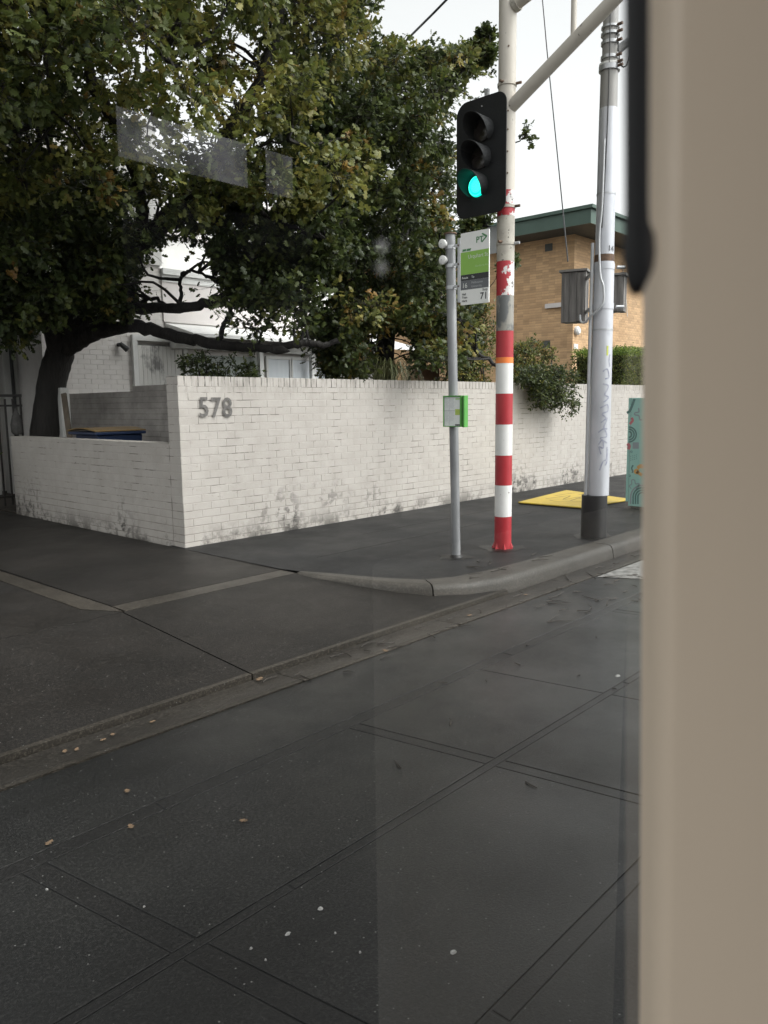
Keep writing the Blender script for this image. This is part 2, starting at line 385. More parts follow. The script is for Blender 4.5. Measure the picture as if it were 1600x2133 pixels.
# ------------------------------------------------------------------ brickwork
def brick_mesh(w, h, d, ch=.004, seed=0):
    r = random.Random(seed); j = lambda a: r.uniform(-a, a)
    x, z = w/2, h/2
    back = [(-x, 0, -z), (x, 0, -z), (x, 0, z), (-x, 0, z)]
    mid = [(-x, d-ch, -z), (x, d-ch, -z), (x, d-ch, z), (-x, d-ch, z)]
    fr = [(-x+ch+j(.001), d+j(.0012), -z+ch+j(.0012)), (x-ch+j(.001), d+j(.0012), -z+ch+j(.0012)), (x-ch+j(.001), d+j(.0012), z-ch+j(.0012)), (-x+ch+j(.001), d+j(.0012), z-ch+j(.0012))]
    vs = back + mid + fr
    fs = []
    for a in (0, 4):
        for k in range(4): fs.append((a+k, a+(k+1) % 4, a+4+(k+1) % 4, a+4+k))
    fs.append((8, 9, 10, 11))
    return vs, fs
BC = {}
def brick_face(root, org, u, nrm, length, z0, z1, m, nparts, proud=.006, bw=.236, bh=.078, jt=.0065, jv=.002, cap=None, skip=None, depth=.02, jit=.0012, seed=0, ch=.002):
    """bricks over a face; org = ground corner, u along it, nrm outwards. the largest nparts in view become brick objects"""
    r = random.Random(seed)
    org, u, nrm = np.array(org, float), np.array(u, float), np.array(nrm, float)
    L = []; z = z0; k = 0
    top = z1 - (cap if cap else 0)
    while z + bh * .5 < top:
        h = min(bh, top - z - .002)
        x = -(bw + jv)/2 if k % 2 else 0.
        while x < length - .02:
            a, b = max(x, 0.), min(x + bw, length)
            if b - a > .03: L.append(((a+b)/2, z + h/2, b - a, h))
            x += bw + jv
        z += bh + jt; k += 1
    if cap:
        x = 0.
        while x < length - .03:
            L.append((x + .038, top + cap/2, .074, cap - .004)); x += .086
    out = []
    for (a, zc, w, h) in L:
        if skip and skip(a, zc): continue
        P = org + u*a; P = np.array([P[0], P[1], zc])
        out.append((P, w, h))
    P = np.array([o[0] for o in out]); px, py, dd = proj(P)
    vis = (px > -60) & (px < 1420) & (py > -60) & (py < 2200) & (dd > 0)
    key = np.where(vis, dd, 1e6 + dd); order = np.argsort(key)
    parts = set(order[:nparts].tolist()) if nparts else set()
    Rm = np.array([u, nrm, [0, 0, 1.]])
    ang = math.atan2(u[1], u[0])
    flip = np.cross([0, 0, 1.], u) @ nrm < 0      # mirror so that the local frame stays right handed
    stuff = MB(); rl = rootloc(root)
    for i, (Pc, w, h) in enumerate(out):
        off = r.uniform(-jit, jit); var = r.randrange(4)
        key2 = (round(w, 3), round(h, 3), var, m.name, flip, ch)
        if key2 not in BC:
            vs, fs = brick_mesh(w, h, depth, ch, var*7+1)
            if flip: vs = [(x, -y, zz) for x, y, zz in vs]; fs = [f[::-1] for f in fs]
            me = bpy.data.meshes.new('brick'); me.from_pydata(vs, [], fs); me.materials.append(m); BC[key2] = (me, np.array(vs), fs)
        me, vs, fs = BC[key2]
        base = Pc + nrm * (proud - depth + off)
        rot = r.uniform(-.004, .004)
        if i in parts:
            o = bpy.data.objects.new('brick', me); C.objects.link(o); o.parent = root
            o.location = tuple(base - rl); o.rotation_euler = (0, rot, ang)
        else:
            V = vs; s = (-1 if flip else 1)
            W_ = base + np.outer(V[:,0], u) + np.outer(V[:,1]*s, nrm) + np.outer(V[:,2], [0,0,1.])
            stuff.add(W_, fs)
    if stuff.v: mk('brickwork', stuff, m, root, kind='stuff')

# street wall: front face Y 7.15, its end face X 4.65
WT = 1.962
sw = thing('boundary_wall', (4.65, 7.15, .13), 'long white painted brick wall numbered 578 along the footpath', 'wall')
mk('wall_core', MB().box(4.652, 30, 7.152, 7.36, -.05, WT-.004), M['paint_joint'], sw)
brick_face(sw, (4.652, 7.152, 0), (1,0,0), (0,-1,0), 16.5, .10, WT, M['paint'], 270, proud=.0022, cap=.11, seed=1)
brick_face(sw, (4.652, 7.152, 0), (0,1,0), (-1,0,0), .21, .10, WT, M['paint'], 24, proud=.0022, bw=.215, seed=2)
for i, (ch_, px_) in enumerate((('5', 414), ('7', 439), ('8', 463))):
    p = ony(px_, 868, 7.135)
    o = text('house_number', ch_, .30, p, (1,0,0), (0,0,1), mat('painted_number%d' % i, (.085,.08,.075), (.16,.15,.14), 30, .7), sw, depth=.004, bold=.0035, sx=.95)
    o['label'] = 'dark grey painted digit ' + ch_
# low return wall
lw = thing('low_wall', (4.65, 7.38, .13), 'low white painted brick wall beside the driveway, below the oak trunk', 'wall')
mk('wall_core', MB().box(4.652, 4.86, 7.364, 11.44, -.05, 1.236), M['paint_joint'], lw)
brick_face(lw, (4.652, 7.375, 0), (0,1,0), (-1,0,0), 4.06, .10, 1.242, M['paint'], 300, proud=.0022, seed=3)
mk('coping', MB().box(4.648, 4.862, 7.364, 11.445, 1.2365, 1.246), M['paint'], lw)
# bin enclosure
ew = thing('bin_enclosure_wall', (6.3, 9.0, .13), 'grimy grey brick wall stepping up behind the recycling bin', 'wall')
zt1 = onx(150, 820, 6.3)[2]; zt2 = onx(300, 803, 6.3)[2]
y_l = onx(138, 850, 6.3)[1]; y_s = onx(285, 810, 6.3)[1]
mk('wall_core', MB().box(6.302, 6.5, 7.45, y_s, .0, zt2).box(6.302, 6.5, y_s, y_l, .0, zt1), M['grey_joint'], ew)
brick_face(ew, (6.302, 7.45, 0), (0,1,0), (-1,0,0), y_l-7.45, .1, zt2, M['grey_brick'], 280, seed=4, skip=lambda a, z: z > zt1 - .02 and a + 7.45 > y_s)

# ------------------------------------------------------------------ white house
hs_ = thing('white_house', (9.0, 13.0, .15), 'white painted brick house behind the wall, seen under the oak branches', 'house')
HY = 13.0
mk('wall', MB().box(5.9, 8.2, HY+.002, 20, .1, 6.6).box(8.2, 14.2, HY+.002, 20, .1, 4.05), M['house_joint'], hs_)
xd0, xd1 = ony(278, 740, HY)[0], ony(384, 740, HY)[0]
zd = ony(330, 712, HY)[2]
brick_face(hs_, (5.9, HY+.002, 0), (1,0,0), (0,-1,0), 2.3, .1, 6.5, M['house_brick'], 250, seed=6, skip=lambda a, z: (a+5.9 > xd0-.02 and z < zd+.02))
brick_face(hs_, (12.3, HY+.002, 0), (1,0,0), (0,-1,0), 1.9, .1, 4.0, M['house_brick'], 40, seed=7)
M['wpaint'] = mat('white_trim_paint', (.74,.74,.72), (.66,.66,.64), 3, .5, coord='World')
M['render'] = mat('pinkish_white_render', (.72,.68,.66), (.66,.62,.60), 2, .7, coord='World')
M['board'] = mat('white_weatherboard', (.66,.655,.63), (.56,.555,.53), 6, .6, coord='World', stretch=(1,1,.2))
M['peel'] = mat('peeling_white_board', (.66,.65,.62), (.24,.235,.23), 1.6, .7, coord='World', stretch=(1.6,1,1), lo=.56, hi=.66)
M['blind'] = mat('pale_blind', (.62,.67,.71), (.70,.74,.77), 2, .4, coord='World', stretch=(6,1,.2))
M['dark'] = mat('dark_recess', (.03,.03,.03), (.05,.05,.05), 3, .8)
dr = mk('door', MB().box(xd0+.06, xd1-.06, HY-.03, HY-.005, .15, zd-.07), M['dark'], hs_)
nb = 11; bwid = (xd1 - xd0 - .14) / nb
for i in range(nb):
    x = xd0 + .07 + i*bwid
    mk('plank', MB().box(x+.003, x+bwid-.003, HY-.045-.003*(i % 2), HY-.03, .16, zd-.08), M['peel'], dr)
mk('door_frame', MB().box(xd0-.04, xd0+.055, HY-.07, HY-.004, .15, zd).box(xd1-.055, xd1+.04, HY-.07, HY-.004, .15, zd).box(xd0-.04, xd1+.04, HY-.075, HY-.004, zd, zd+.1), M['wpaint'], hs_)
# grey-green panel, beam, posts, windows right of the door
xa, xb = xd1+.045, ony(535, 740, HY)[0]
M['panel'] = mat('grey_green_panel', (.36,.40,.37), (.30,.33,.31), 3, .6, coord='World', stretch=(4,1,.3))
mk('panel', MB().box(xa, xb, HY-.02, HY-.004, .15, 2.62), M['panel'], hs_)
for i in range(5):
    x = xa + (xb-xa)*(i+1)/6; mk('batten', MB().box(x-.015, x+.015, HY-.032, HY-.021, .15, 2.62), M['panel'], hs_)
mk('beam', MB().box(8.3, 14.3, HY-.25, HY-.01, 2.72, 2.86), M['wpaint'], hs_)
mk('verandah_roof', MB().add([(8.25,HY-.9,2.88),(14.6,HY-.9,2.88),(14.6,HY+.0,3.12),(8.25,HY+.0,3.12),(8.25,HY-.9,2.94),(14.6,HY-.9,2.94),(14.6,HY,3.18),(8.25,HY,3.18)],
   [(0,3,2,1),(4,5,6,7),(0,1,5,4),(1,2,6,5),(2,3,7,6),(3,0,4,7)]), M['wpaint'], hs_)
for px_ in (544, 652):
    x = ony(px_, 740, HY-.25)[0]; mk('post', MB().box(x-.05, x+.05, HY-.27, HY-.17, .15, 2.715), M['wpaint'], hs_)
for (p0, p1) in ((555, 600), (606, 646), (656, 678)):
    x0, x1 = ony(p0, 740, HY)[0], ony(p1, 740, HY)[0]
    w = mk('window', MB().box(x0-.05, x0, HY-.06, HY-.005, .4, 2.66).box(x1, x1+.05, HY-.06, HY-.005, .4, 2.66).box(x0, x1, HY-.06, HY-.005, 2.6, 2.66).box(x0, x1, HY-.06, HY-.005, .4, .46), M['wpaint'], hs_)
    mk('pane', MB().box(x0+.001, x1-.001, HY-.03, HY-.01, .461, 2.599), M['blind'], w)
mk('render_band', MB().box(8.21, 14.2, HY-.03, HY-.004, 3.2, 4.02), M['render'], hs_)
mk('parapet_cap', MB().box(8.205, 14.25, HY-.09, HY+.2, 4.055, 4.16).box(8.205, 14.25, HY-.05, HY-.031, 3.93, 4.05), M['wpaint'], hs_)
mk('upper_wall', MB().box(8.3, 13.2, HY+.9, 20, 4.1, 5.9), M['wpaint'], hs_)
mk('parapet_cap', MB().box(8.3, 13.3, HY+.82, HY+.899, 4.98, 5.06).box(8.3, 13.3, HY+.82, 20, 5.9, 6.0), M['render'], hs_)
mk('parapet_cap', MB().box(5.85, 8.25, HY-.09, 20, 6.6, 6.7), M['wpaint'], hs_)
for i in range(5):
    x = 8.22 - .26*i
    mk('weatherboard', MB().box(x-.24, x, HY-.045, HY-.022, 4.2, 6.55), M['board'], hs_)
uw = mk('window', MB().box(6.2, 6.26, HY-.06, HY-.03, 4.4, 5.7).box(6.8, 6.86, HY-.06, HY-.03, 4.4, 5.7).box(6.26, 6.8, HY-.06, HY-.03, 5.64, 5.7).box(6.26, 6.8, HY-.06, HY-.03, 4.4, 4.46), M['wpaint'], hs_)
mk('pane', MB().box(6.261, 6.799, HY-.05, HY-.03, 4.461, 5.639), M['blind'], uw)
# wall lamp
lp = onx(245, 720, 7.27); xw, zw = ony(246, 722, HY)[0], ony(246, 722, HY)[2]
mk('security_lamp', MB().tube([(xw,HY-.01,zw+.03),(xw,HY-.1,zw+.03)], .035, 10).tube([(xw,HY-.07,zw+.05),(xw+.1,HY-.15,zw-.06)], [.04,.055], 10), M['dark'], hs_, smooth=True)
# white columns and curtain wall at far left (next building part)
lh = thing('white_porch', (4.6, 14.2, .1), 'pale porch columns behind the black iron fence at far left', 'porch')
mk('back_wall', MB().box(2.0, 5.85, 14.6, 14.8, 0, 5.0), M['house_joint'], lh)
for px_, w in ((-30, .12), (12, .09), (38, .11)):
    p = ony(px_, 760, 14.1); mk('column', MB().box(p[0]-w, p[0]+w*.6, 14.0, 14.25, .1, 4.2), M['board'], lh, bevel=.01)
p = ony(26, 760, 13.9); mk('downpipe', MB().tube([(p[0],13.93,.1),(p[0],13.93,4.4)], .03, 8), M['dark'], lh, smooth=True)
mk('porch_roof', MB().box(2.0, 5.88, 13.3, 14.6, 4.2, 4.4), M['wpaint'], lh)

# black iron fence at far left
M['iron'] = mat('black_iron', (.012,.012,.012), (.03,.025,.02), 20, .5)
FY = 12.3
zr1, zr2 = ony(20, 824, FY)[2], ony(20, 845, FY)[2]
xf1 = ony(46, 850, FY)[0]
ifn = thing('iron_fence', (xf1-1, FY, .12), 'black iron bar fence left of the oak trunk', 'fence')
mk('rail', MB().box(0, xf1, FY-.02, FY+.02, zr1-.02, zr1+.02), M['iron'], ifn)
mk('rail', MB().box(0, xf1, FY-.015, FY+.015, zr2-.015, zr2+.015), M['iron'], ifn)
mk('rail', MB().box(0, xf1, FY-.015, FY+.015, .28, .31), M['iron'], ifn)
for i in range(26):
    x = xf1 - .02 - i*.115
    if x < .1: break
    mk('bar', MB().box(x-.012, x+.012, FY-.012, FY+.012, .14, zr1-.021 if i == 0 else zr1-.05), M['iron'], ifn)
# dark coat-like bag hung on the fence
p = ony(30, 850, FY-.06)
bg_ = MB()
ring = []
for k, (zz, rr) in enumerate(((0, .01), (-.05, .025), (-.12, .06), (-.25, .09), (-.36, .085), (-.40, .06))): ring.append((zz, rr))
bg_.tube([(p[0], FY-.1, p[2]+z) for z, r in ring], [r for z, r in ring], 9)
setp(mk('hanging_bag', bg_, mat('dark_grey_cloth', (.06,.058,.055), (.12,.115,.11), 12, .9), smooth=True), 'dark grey cloth bag hanging on the black iron fence', 'bag')

# recycling bin
bx, by = 5.32, 9.88
M['blue'] = mat('blue_plastic', (.012,.026,.07), (.009,.019,.05), 4, .4)
M['yell'] = mat('yellow_plastic', (.22,.14,.045), (.16,.10,.035), 12, .5)
rb = thing('recycling_bin', (bx, by, .15), 'blue recycling bin with a yellow lid behind the low white wall', 'bin')
mb = MB().add([(bx-.26,by-.24,.2),(bx+.26,by-.24,.2),(bx+.26,by+.24,.2),(bx-.26,by+.24,.2),(bx-.33,by-.3,1.28),(bx+.33,by-.3,1.28),(bx+.33,by+.3,1.28),(bx-.33,by+.3,1.28)],
              [(0,3,2,1),(4,5,6,7),(0,1,5,4),(1,2,6,5),(2,3,7,6),(3,0,4,7)])
mk('body', mb, M['blue'], rb, bevel=.02)
mk('rim', MB().box(bx-.37, bx+.36, by-.34, by+.42, 1.282, 1.32), M['blue'], rb, bevel=.01)
lid = MB(); n = 6
for i in range(n+1):
    a = i/n; y = by-.34+.78*a; z = 1.325 + .035*math.sin(a*PI)
    for x in (bx-.38, bx+.36): lid.v += [(x, y, z), (x, y, z+.016)]
for i in range(n):
    a = i*4; lid.f += [(a+1, a+3, a+7, a+5), (a, a+4, a+6, a+2), (a, a+1, a+5, a+4), (a+2, a+6, a+7, a+3)]
lid.f += [(0,2,3,1), (n*4, n*4+1, n*4+3, n*4+2)]
mk('lid', lid, M['yell'], rb, bevel=.006)
for s in (-1, 1): mk('wheel', MB().tube([(bx+.25, by+s*.3, .25), (bx+.25, by+s*.25, .25)], .1, 16), M['iron'], rb, smooth=True)
# second blue bin beside, shaded grey end
M['greyp'] = mat('dark_green_plastic', (.03,.04,.035), (.05,.055,.05), 5, .5)

# leaning brown board and pale post by the trunk
M['brownwood'] = mat('brown_board', (.07,.055,.04), (.12,.095,.07), 3, .8, stretch=(4,4,.4), bump=.002)
pa, pb = at(133, 820, 11.2), at(147, 925, 11.0); pb2 = pa + (pb-pa)*1.9
v = _n(pb2 - pa); side = _n(np.cross(v, FWD))
mk_ = MB().obox((pa+pb2)/2, side, np.cross(v, side), v, .035, .02, np.linalg.norm(pb2-pa)/2)
setp(mk('leaning_board', mk_, M['brownwood']), 'narrow brown board leaning beside the oak trunk', 'board')
p = at(128, 860, 12.0)
setp(mk('white_post', MB().box(p[0]-.02, p[0]+.12, p[1]-.06, p[1]+.06, .1, at(128, 808, 12.0)[2]).add([], []), M['board'], bevel=.01), 'pale square post between the oak trunk and the leaning board', 'post')

# ------------------------------------------------------------------ orange brick flats
BX, BY = 23.12, 12.75
ZE = 6.9
fl = thing('brick_flats', (BX, BY, .1), 'two storey orange brick block of flats with green fascia', 'building')
# body with a carport opening in the left face
yo0, yo1 = onx(915, 780, BX)[1], onx(848, 780, BX)[1]
mk('wall', MB().box(BX+.006, 45, BY+.006, yo0, 0, ZE).box(BX+.006, 45, yo1, yo1+9, 0, ZE).box(BX+.006, 45, yo0, yo1, 3.05, ZE).box(BX+6, 45, yo0, yo1, 0, 3.05), M['orange_joint'], fl)
brick_face(fl, (BX+.006, BY, 0), (0,1,0), (-1,0,0), 11.5, .1, ZE, M['orange_brick'], 160, proud=.006, seed=8, depth=.012, ch=.003, skip=lambda a, z: z < 3.05 and yo0-.1 < a+BY < yo1+.1)
brick_face(fl, (BX, BY+.006, 0), (1,0,0), (0,-1,0), 11.5, .1, ZE, M['orange_brick'], 130, proud=.006, seed=9, depth=.012, ch=.003)
M['green'] = mat('green_fascia', (.045,.085,.065), (.055,.10,.078), 2, .5, coord='World')
M['eave'] = mat('dark_eave', (.075,.08,.075), (.09,.095,.09), 3, .7)
E_ = 1.15
mk('eaves', MB().box(BX-E_+.04, 45, BY-E_+.04, BY+22, ZE, ZE+.06), M['eave'], fl)
mk('fascia', MB().box(BX-E_, BX-E_+.04, BY-E_, BY+22, ZE-.02, ZE+.46).box(BX-E_+.04, 46, BY-E_, BY-E_+.04, ZE-.02, ZE+.46), M['green'], fl)
mk('gutter', MB().box(BX-E_-.09, BX-E_-.002, BY-E_-.09, BY+22, ZE+.40, ZE+.50).box(BX-E_-.002, 46, BY-E_-.09, BY-E_-.002, ZE+.40, ZE+.50), M['green'], fl)
mk('roof', MB().box(BX-E_+.041, 45.9, BY-E_+.041, BY+22, ZE+.07, ZE+.44), M['eave'], fl)
def on_left(px_, py_): return onx(px_, py_, BX)
for (x0, y0, x1, y1) in ((1136, 509, 1151, 522), (1131, 710, 1146, 724)):
    a, b_ = on_left(x0, y0), on_left(x1, y1)
    mk('air_vent', MB().box(BX-.02, BX-.001, b_[1], a[1], b_[2], a[2]), M['eave'], fl)
a, b_ = on_left(1139, 634), on_left(1172, 643)
mk('ledge', MB().box(BX-.12, BX-.001, b_[1]-.9, a[1], a[2]-.14, a[2]), M['render'], fl)
p = onx(1197, 689, BX-.0); p = ony(1200, 689, BY)
mk('round_lamp', MB().tube([(p[0],BY-.002,p[2]),(p[0],BY-.08,p[2]),(p[0],BY-.13,p[2])], [.14,.14,.09], 20), M['wpaint'], fl, smooth=True)
a, b_ = ony(1195, 716, BY), ony(1203, 727, BY)
mk('notice', MB().box(a[0], b_[0], BY-.02, BY-.002, b_[2], a[2]), M['wpaint'], fl)
for q_ in ((1300, 560, 1306, 640),):
    pts = [ony(1297, 553, BY-.03), ony(1303, 600, BY-.03), ony(1307, 660, BY-.03)]
    mk('thin_cable', MB().tube(pts, .012, 5), M['wpaint'], fl)
# stair rail in front of the left face
sr = thing('stair_railing', tuple(at(975, 690, 21) * [1,1,0] + [0,0,.15]), 'white metal stair railing glimpsed left of the striped pole', 'railing')
A, B_ = at(958, 652, 21), at(1000, 690, 21); A2 = A + (A-B_)*1.0
mk('handrail', MB().tube([A2, B_ + (B_-A)*.3], .03, 6), M['wpaint'], sr)
for i in range(9):
    t = i/8; p = A2 + (B_-A2)*t; mk('baluster', MB().tube([p, p - np.array([0,0,.9])], .015, 5), M['wpaint'], sr)
mk('lower_rail', MB().tube([A2-[0,0,.85], B_-[0,0,.85]], .02, 6), M['wpaint'], sr)

# ------------------------------------------------------------------ foliage tools
def leaf_template(kind):
    if kind == 'oak':
        half = [(.03,.0),(.30,.26),(.15,.42),(.44,.60),(.19,.70),(.25,.88),(.0,1.)]
    elif kind == 'oval':
        half = [(.02,0),(.2,.25),(.24,.55),(.0,1.)]
    else:
        half = [(.02,0),(.28,.45),(.0,1.)]
    pts = [(0, 0, 0)]; n = len(half)
    R_ = [(x, y, -abs(x)*.35 - .12*y*y) for x, y in half]
    L_ = [(-x, y, -abs(x)*.35 - .12*y*y) for x, y in half[:-1]]
    V = R_ + L_
    fr = tuple(range(n)); fl_ = tuple([n-1] + list(range(n, 2*n-1))[::-1])
    # both halves share base and tip through duplicated base points
    return np.array(V), [fr + (n,), tuple([n] + [n-1] + list(range(2*n-2, n, -1)))] if False else [tuple(list(range(n)) + [n]), tuple([n-1] + list(range(2*n-2, n-1, -1)))]
LT = {k: leaf_template(k) for k in ('oak', 'oval', 'tri')}
def leaf_mat(name, trans=.42, rough=.45):
    m = bpy.data.materials.new(name); m.use_nodes = True
    N = m.node_tree.nodes; L = m.node_tree.links; b = N['Principled BSDF']; out = N['Material Output']
    a = N.new('ShaderNodeAttribute'); a.attribute_name = 'tint'
    L.new(a.outputs['Color'], b.inputs['Base Color'])
    b.inputs['Roughness'].default_value = rough; b.inputs['Specular IOR Level'].default_value = .42
    t = N.new('ShaderNodeBsdfTranslucent'); L.new(a.outputs['Color'], t.inputs['Color'])
    mx = N.new('ShaderNodeMixShader'); mx.inputs[0].default_value = trans
    L.new(b.outputs[0], mx.inputs[1]); L.new(t.outputs[0], mx.inputs[2]); L.new(mx.outputs[0], out.inputs['Surface'])
    return m
M['leaf'] = leaf_mat('leaf')
def frames(dirs, nrms):
    y = dirs / np.linalg.norm(dirs, axis=1, keepdims=True)
    x = np.cross(y, nrms); x /= (np.linalg.norm(x, axis=1, keepdims=True) + 1e-9)
    z = np.cross(x, y); return x, y, z
def leaf_object(name, pos, dirs, nrms, size, tint, kind, parent, label=None):
    T, fs = LT[kind]; n = len(pos); k = len(T)
    x, y, z = frames(dirs, nrms)
    V = pos[:, None, :] + size[:, None, None] * (T[None, :, 0:1]*x[:, None] + T[None, :, 1:2]*y[:, None] + T[None, :, 2:3]*z[:, None])
    V = V.reshape(-1, 3) - rootloc(parent)
    loops = []; starts = []; tot = []
    base = (np.arange(n) * k)[:, None]
    idx = np.concatenate([base + np.array(f)[None] for f in fs], axis=1).reshape(-1)
    lens = np.tile([len(f) for f in fs], n)
    me = bpy.data.meshes.new(name); me.vertices.add(len(V)); me.vertices.foreach_set('co', V.reshape(-1).astype(np.float32))
    me.loops.add(len(idx)); me.loops.foreach_set('vertex_index', idx.astype(np.int32))
    me.polygons.add(len(lens)); st = np.concatenate([[0], np.cumsum(lens)[:-1]])
    me.polygons.foreach_set('loop_start', st.astype(np.int32))
    try: me.polygons.foreach_set('loop_total', lens.astype(np.int32))
    except Exception: pass
    me.update(calc_edges=True); me.validate()
    at_ = me.attributes.new('tint', 'FLOAT_COLOR', 'POINT')
    col = np.repeat(np.concatenate([tint, np.ones((n, 1))], axis=1), k, axis=0)
    at_.data.foreach_set('color', col.reshape(-1).astype(np.float32))
    me.materials.append(M['leaf'])
    o = bpy.data.objects.new(name, me); C.objects.link(o); o.parent = parent; o['kind'] = 'stuff'
    return o
def unit(n): v = RNG.normal(size=(n, 3)); return v / np.linalg.norm(v, axis=1, keepdims=True)
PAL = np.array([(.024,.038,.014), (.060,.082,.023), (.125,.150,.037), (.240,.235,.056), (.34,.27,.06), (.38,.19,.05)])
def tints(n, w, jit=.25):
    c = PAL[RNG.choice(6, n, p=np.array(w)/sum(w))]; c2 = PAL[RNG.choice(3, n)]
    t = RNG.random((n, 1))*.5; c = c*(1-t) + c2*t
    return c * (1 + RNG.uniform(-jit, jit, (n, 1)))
def clump_leaves(Cc, r, nt_, nl, size, w, droop=.15):
    """twig ends round a centre, leaves along the outer half of each twig"""
    d = unit(nt_); d[:, 2] = d[:, 2]*.75 + .05; ln = r * RNG.uniform(.55, 1.1, nt_)
    ends = Cc + d*ln[:, None]; ends[:, 2] -= droop*ln*RNG.random(nt_)
    t = RNG.uniform(.45, 1.05, (nt_, nl))
    pos = Cc + (ends - Cc)[:, None, :] * t[..., None] + RNG.normal(0, .045*min(1, r/.5), (nt_, nl, 3))
    pos = pos.reshape(-1, 3); dd = np.repeat(d, nl, axis=0)
    n = len(pos)
    dirs = dd*.8 + unit(n)*.9; dirs[:, 2] -= .12
    nr = unit(n)*.8 + np.array([0, 0, .75]) + dd*.3 - FWD*.35
    wy = np.array(w, float); up = RNG.random()
    tw = tints(nt_, wy); tint = np.repeat(tw, nl, axis=0)*.6 + tints(n, wy)*.4
    return pos, dirs, nr, size * RNG.uniform(.6, 1.2, n), tint, ends
def inpoly(px, py, poly):
    px, py = np.atleast_1d(px), np.atleast_1d(py); r = np.zeros(len(px), bool); j = len(poly)-1
    for i in range(len(poly)):
        xi, yi = poly[i]; xj, yj = poly[j]
        c = ((yi > py) != (yj > py)) & (px < (xj-xi)*(py-yi)/((yj-yi) or 1e-9) + xi)
        r ^= c; j = i
    return r
def plant(root, clumps, kind, size, nt_, nl, w_fn, nparts=0, gaps=(), twig_r=.0026, skel=None, keep=1.0, name='foliage', droop=.15):
    A = [[] for _ in range(5)]; tw = MB()
    for (Cc, r) in clumps:
        w = w_fn(Cc); small = r < .13 and nt_ > 14
        px, py, dd = proj(Cc)
        off = (px[0] < -150 or py[0] < -150 or px[0] > 1500 or dd[0] < 0)
        a, b_ = (int(nt_*.5), nl) if off else ((4, 4) if small else (nt_, nl))
        p, d, nr, s, t, ends = clump_leaves(Cc, r, a, b_, size*(2.3 if off else 1), w, droop)
        if gaps:
            qx, qy, _ = proj(p); bad = np.zeros(len(p), bool)
            for g_ in gaps: bad |= inpoly(qx, qy, g_) & (RNG.random(len(p)) < (.5 if g_[0] == (290,640) else .8))
            k = ~bad; p, d, nr, s, t = p[k], d[k], nr[k], s[k], t[k]
        for L_, v_ in zip(A, (p, d, nr, s, t)): L_.append(v_)
        if not off:
            for e in ends: tw.tube([Cc + (e-Cc)*.25 + RNG.normal(0, .10*r, 3), (Cc+e)/2 + RNG.normal(0, .06*r, 3), e], [twig_r*1.8, twig_r, twig_r*.5], 3, cap=False)
    p, d, nr, s, t = [np.concatenate(a) for a in A]
    if nparts:
        qx, qy, dd = proj(p); vis = (qx > 0) & (qx < 1330) & (qy > 0) & (qy < 1000)
        order = np.argsort(np.where(vis, dd/s, 1e9))[:nparts]
        x, y, z = frames(d[order], nr[order]); ms = []
        T, fs = LT[kind]
        for q_ in range(8):
            me = bpy.data.meshes.new('leaf'); me.from_pydata(T.tolist(), [], fs)
            a_ = me.attributes.new('tint', 'FLOAT_COLOR', 'POINT'); c = t[order[q_ % len(order)]]
            a_.data.foreach_set('color', np.tile(np.append(c, 1), len(T)).astype(np.float32)); me.materials.append(M['leaf']); ms.append((me, c))
        rl = rootloc(root)
        for j, i in enumerate(order):
            me = min(ms, key=lambda q_: np.abs(q_[1]-t[i]).sum())[0]
            o = bpy.data.objects.new('leaf', me); C.objects.link(o); o.parent = root
            Rm = Matrix(np.array([x[j], y[j], z[j]]).T.tolist()); o.rotation_euler = Rm.to_euler()
            o.location = tuple(p[i]-rl); o.scale = (s[i],)*3
        m_ = np.ones(len(p), bool); m_[order] = False
        p, d, nr, s, t = p[m_], d[m_], nr[m_], s[m_], t[m_]
    leaf_object(name, p, d, nr, s, t, kind, root)
    if tw.v: mk('twigs', tw, M['twig'], root, kind='stuff')
    return len(p)
def smooth_path(pts, n=6):
    P = [np.array(p, float) for p in pts]; out = []
    for i in range(len(P)-1):
        p0, p1, p2, p3 = P[max(i-1,0)], P[i], P[i+1], P[min(i+2,len(P)-1)]
        for k in range(n):
            t = k/n; out.append(.5*((2*p1) + (-p0+p2)*t + (2*p0-5*p1+4*p2-p3)*t*t + (-p0+3*p1-3*p2+p3)*t**3))
    out.append(P[-1]); return out
def limb(root, spec, r0, r1, name='limb', wob=.012):
    P = smooth_path([at(*s) for s in spec]); n = len(P)
    P = [p + RNG.normal(0, wob, 3) if 0 < i < n-1 else p for i, p in enumerate(P)]
    rad = [(r0 + (r1-r0)*i/(n-1))*RNG.uniform(.93, 1.07) for i in range(n)]
    rad[-3:] = [rad[-3], rad[-2]*.6, .004]
    mk(name, MB().tube(P, rad, 12), M['bark'], root, smooth='all'); return P
def connect(root, clumps, skel, r=.02, name='branches', maxd=1.9):
    mb = MB(); SK = np.array(skel)
    for Cc, _ in clumps:
        d = np.linalg.norm(SK - Cc, axis=1) + .6*np.maximum(0, SK[:,2]-Cc[2]); i = int(np.argmin(d)); a = SK[i]
        if d[i] > maxd: continue
        L_ = np.linalg.norm(Cc-a)
        m1 = a + (Cc-a)*.35 + RNG.normal(0, .09*L_, 3) + [0,0,.08*L_]; m2 = a + (Cc-a)*.7 + RNG.normal(0, .07*L_, 3)
        P = smooth_path([a, m1, m2, Cc], 3); k = len(P)
        rr = r*(.7+.5*L_)
        mb.tube(P, [rr*(1-.93*j/(k-1)) for j in range(k)], 5, cap=False)
    mk(name, mb, M['bark'], root, kind='stuff')
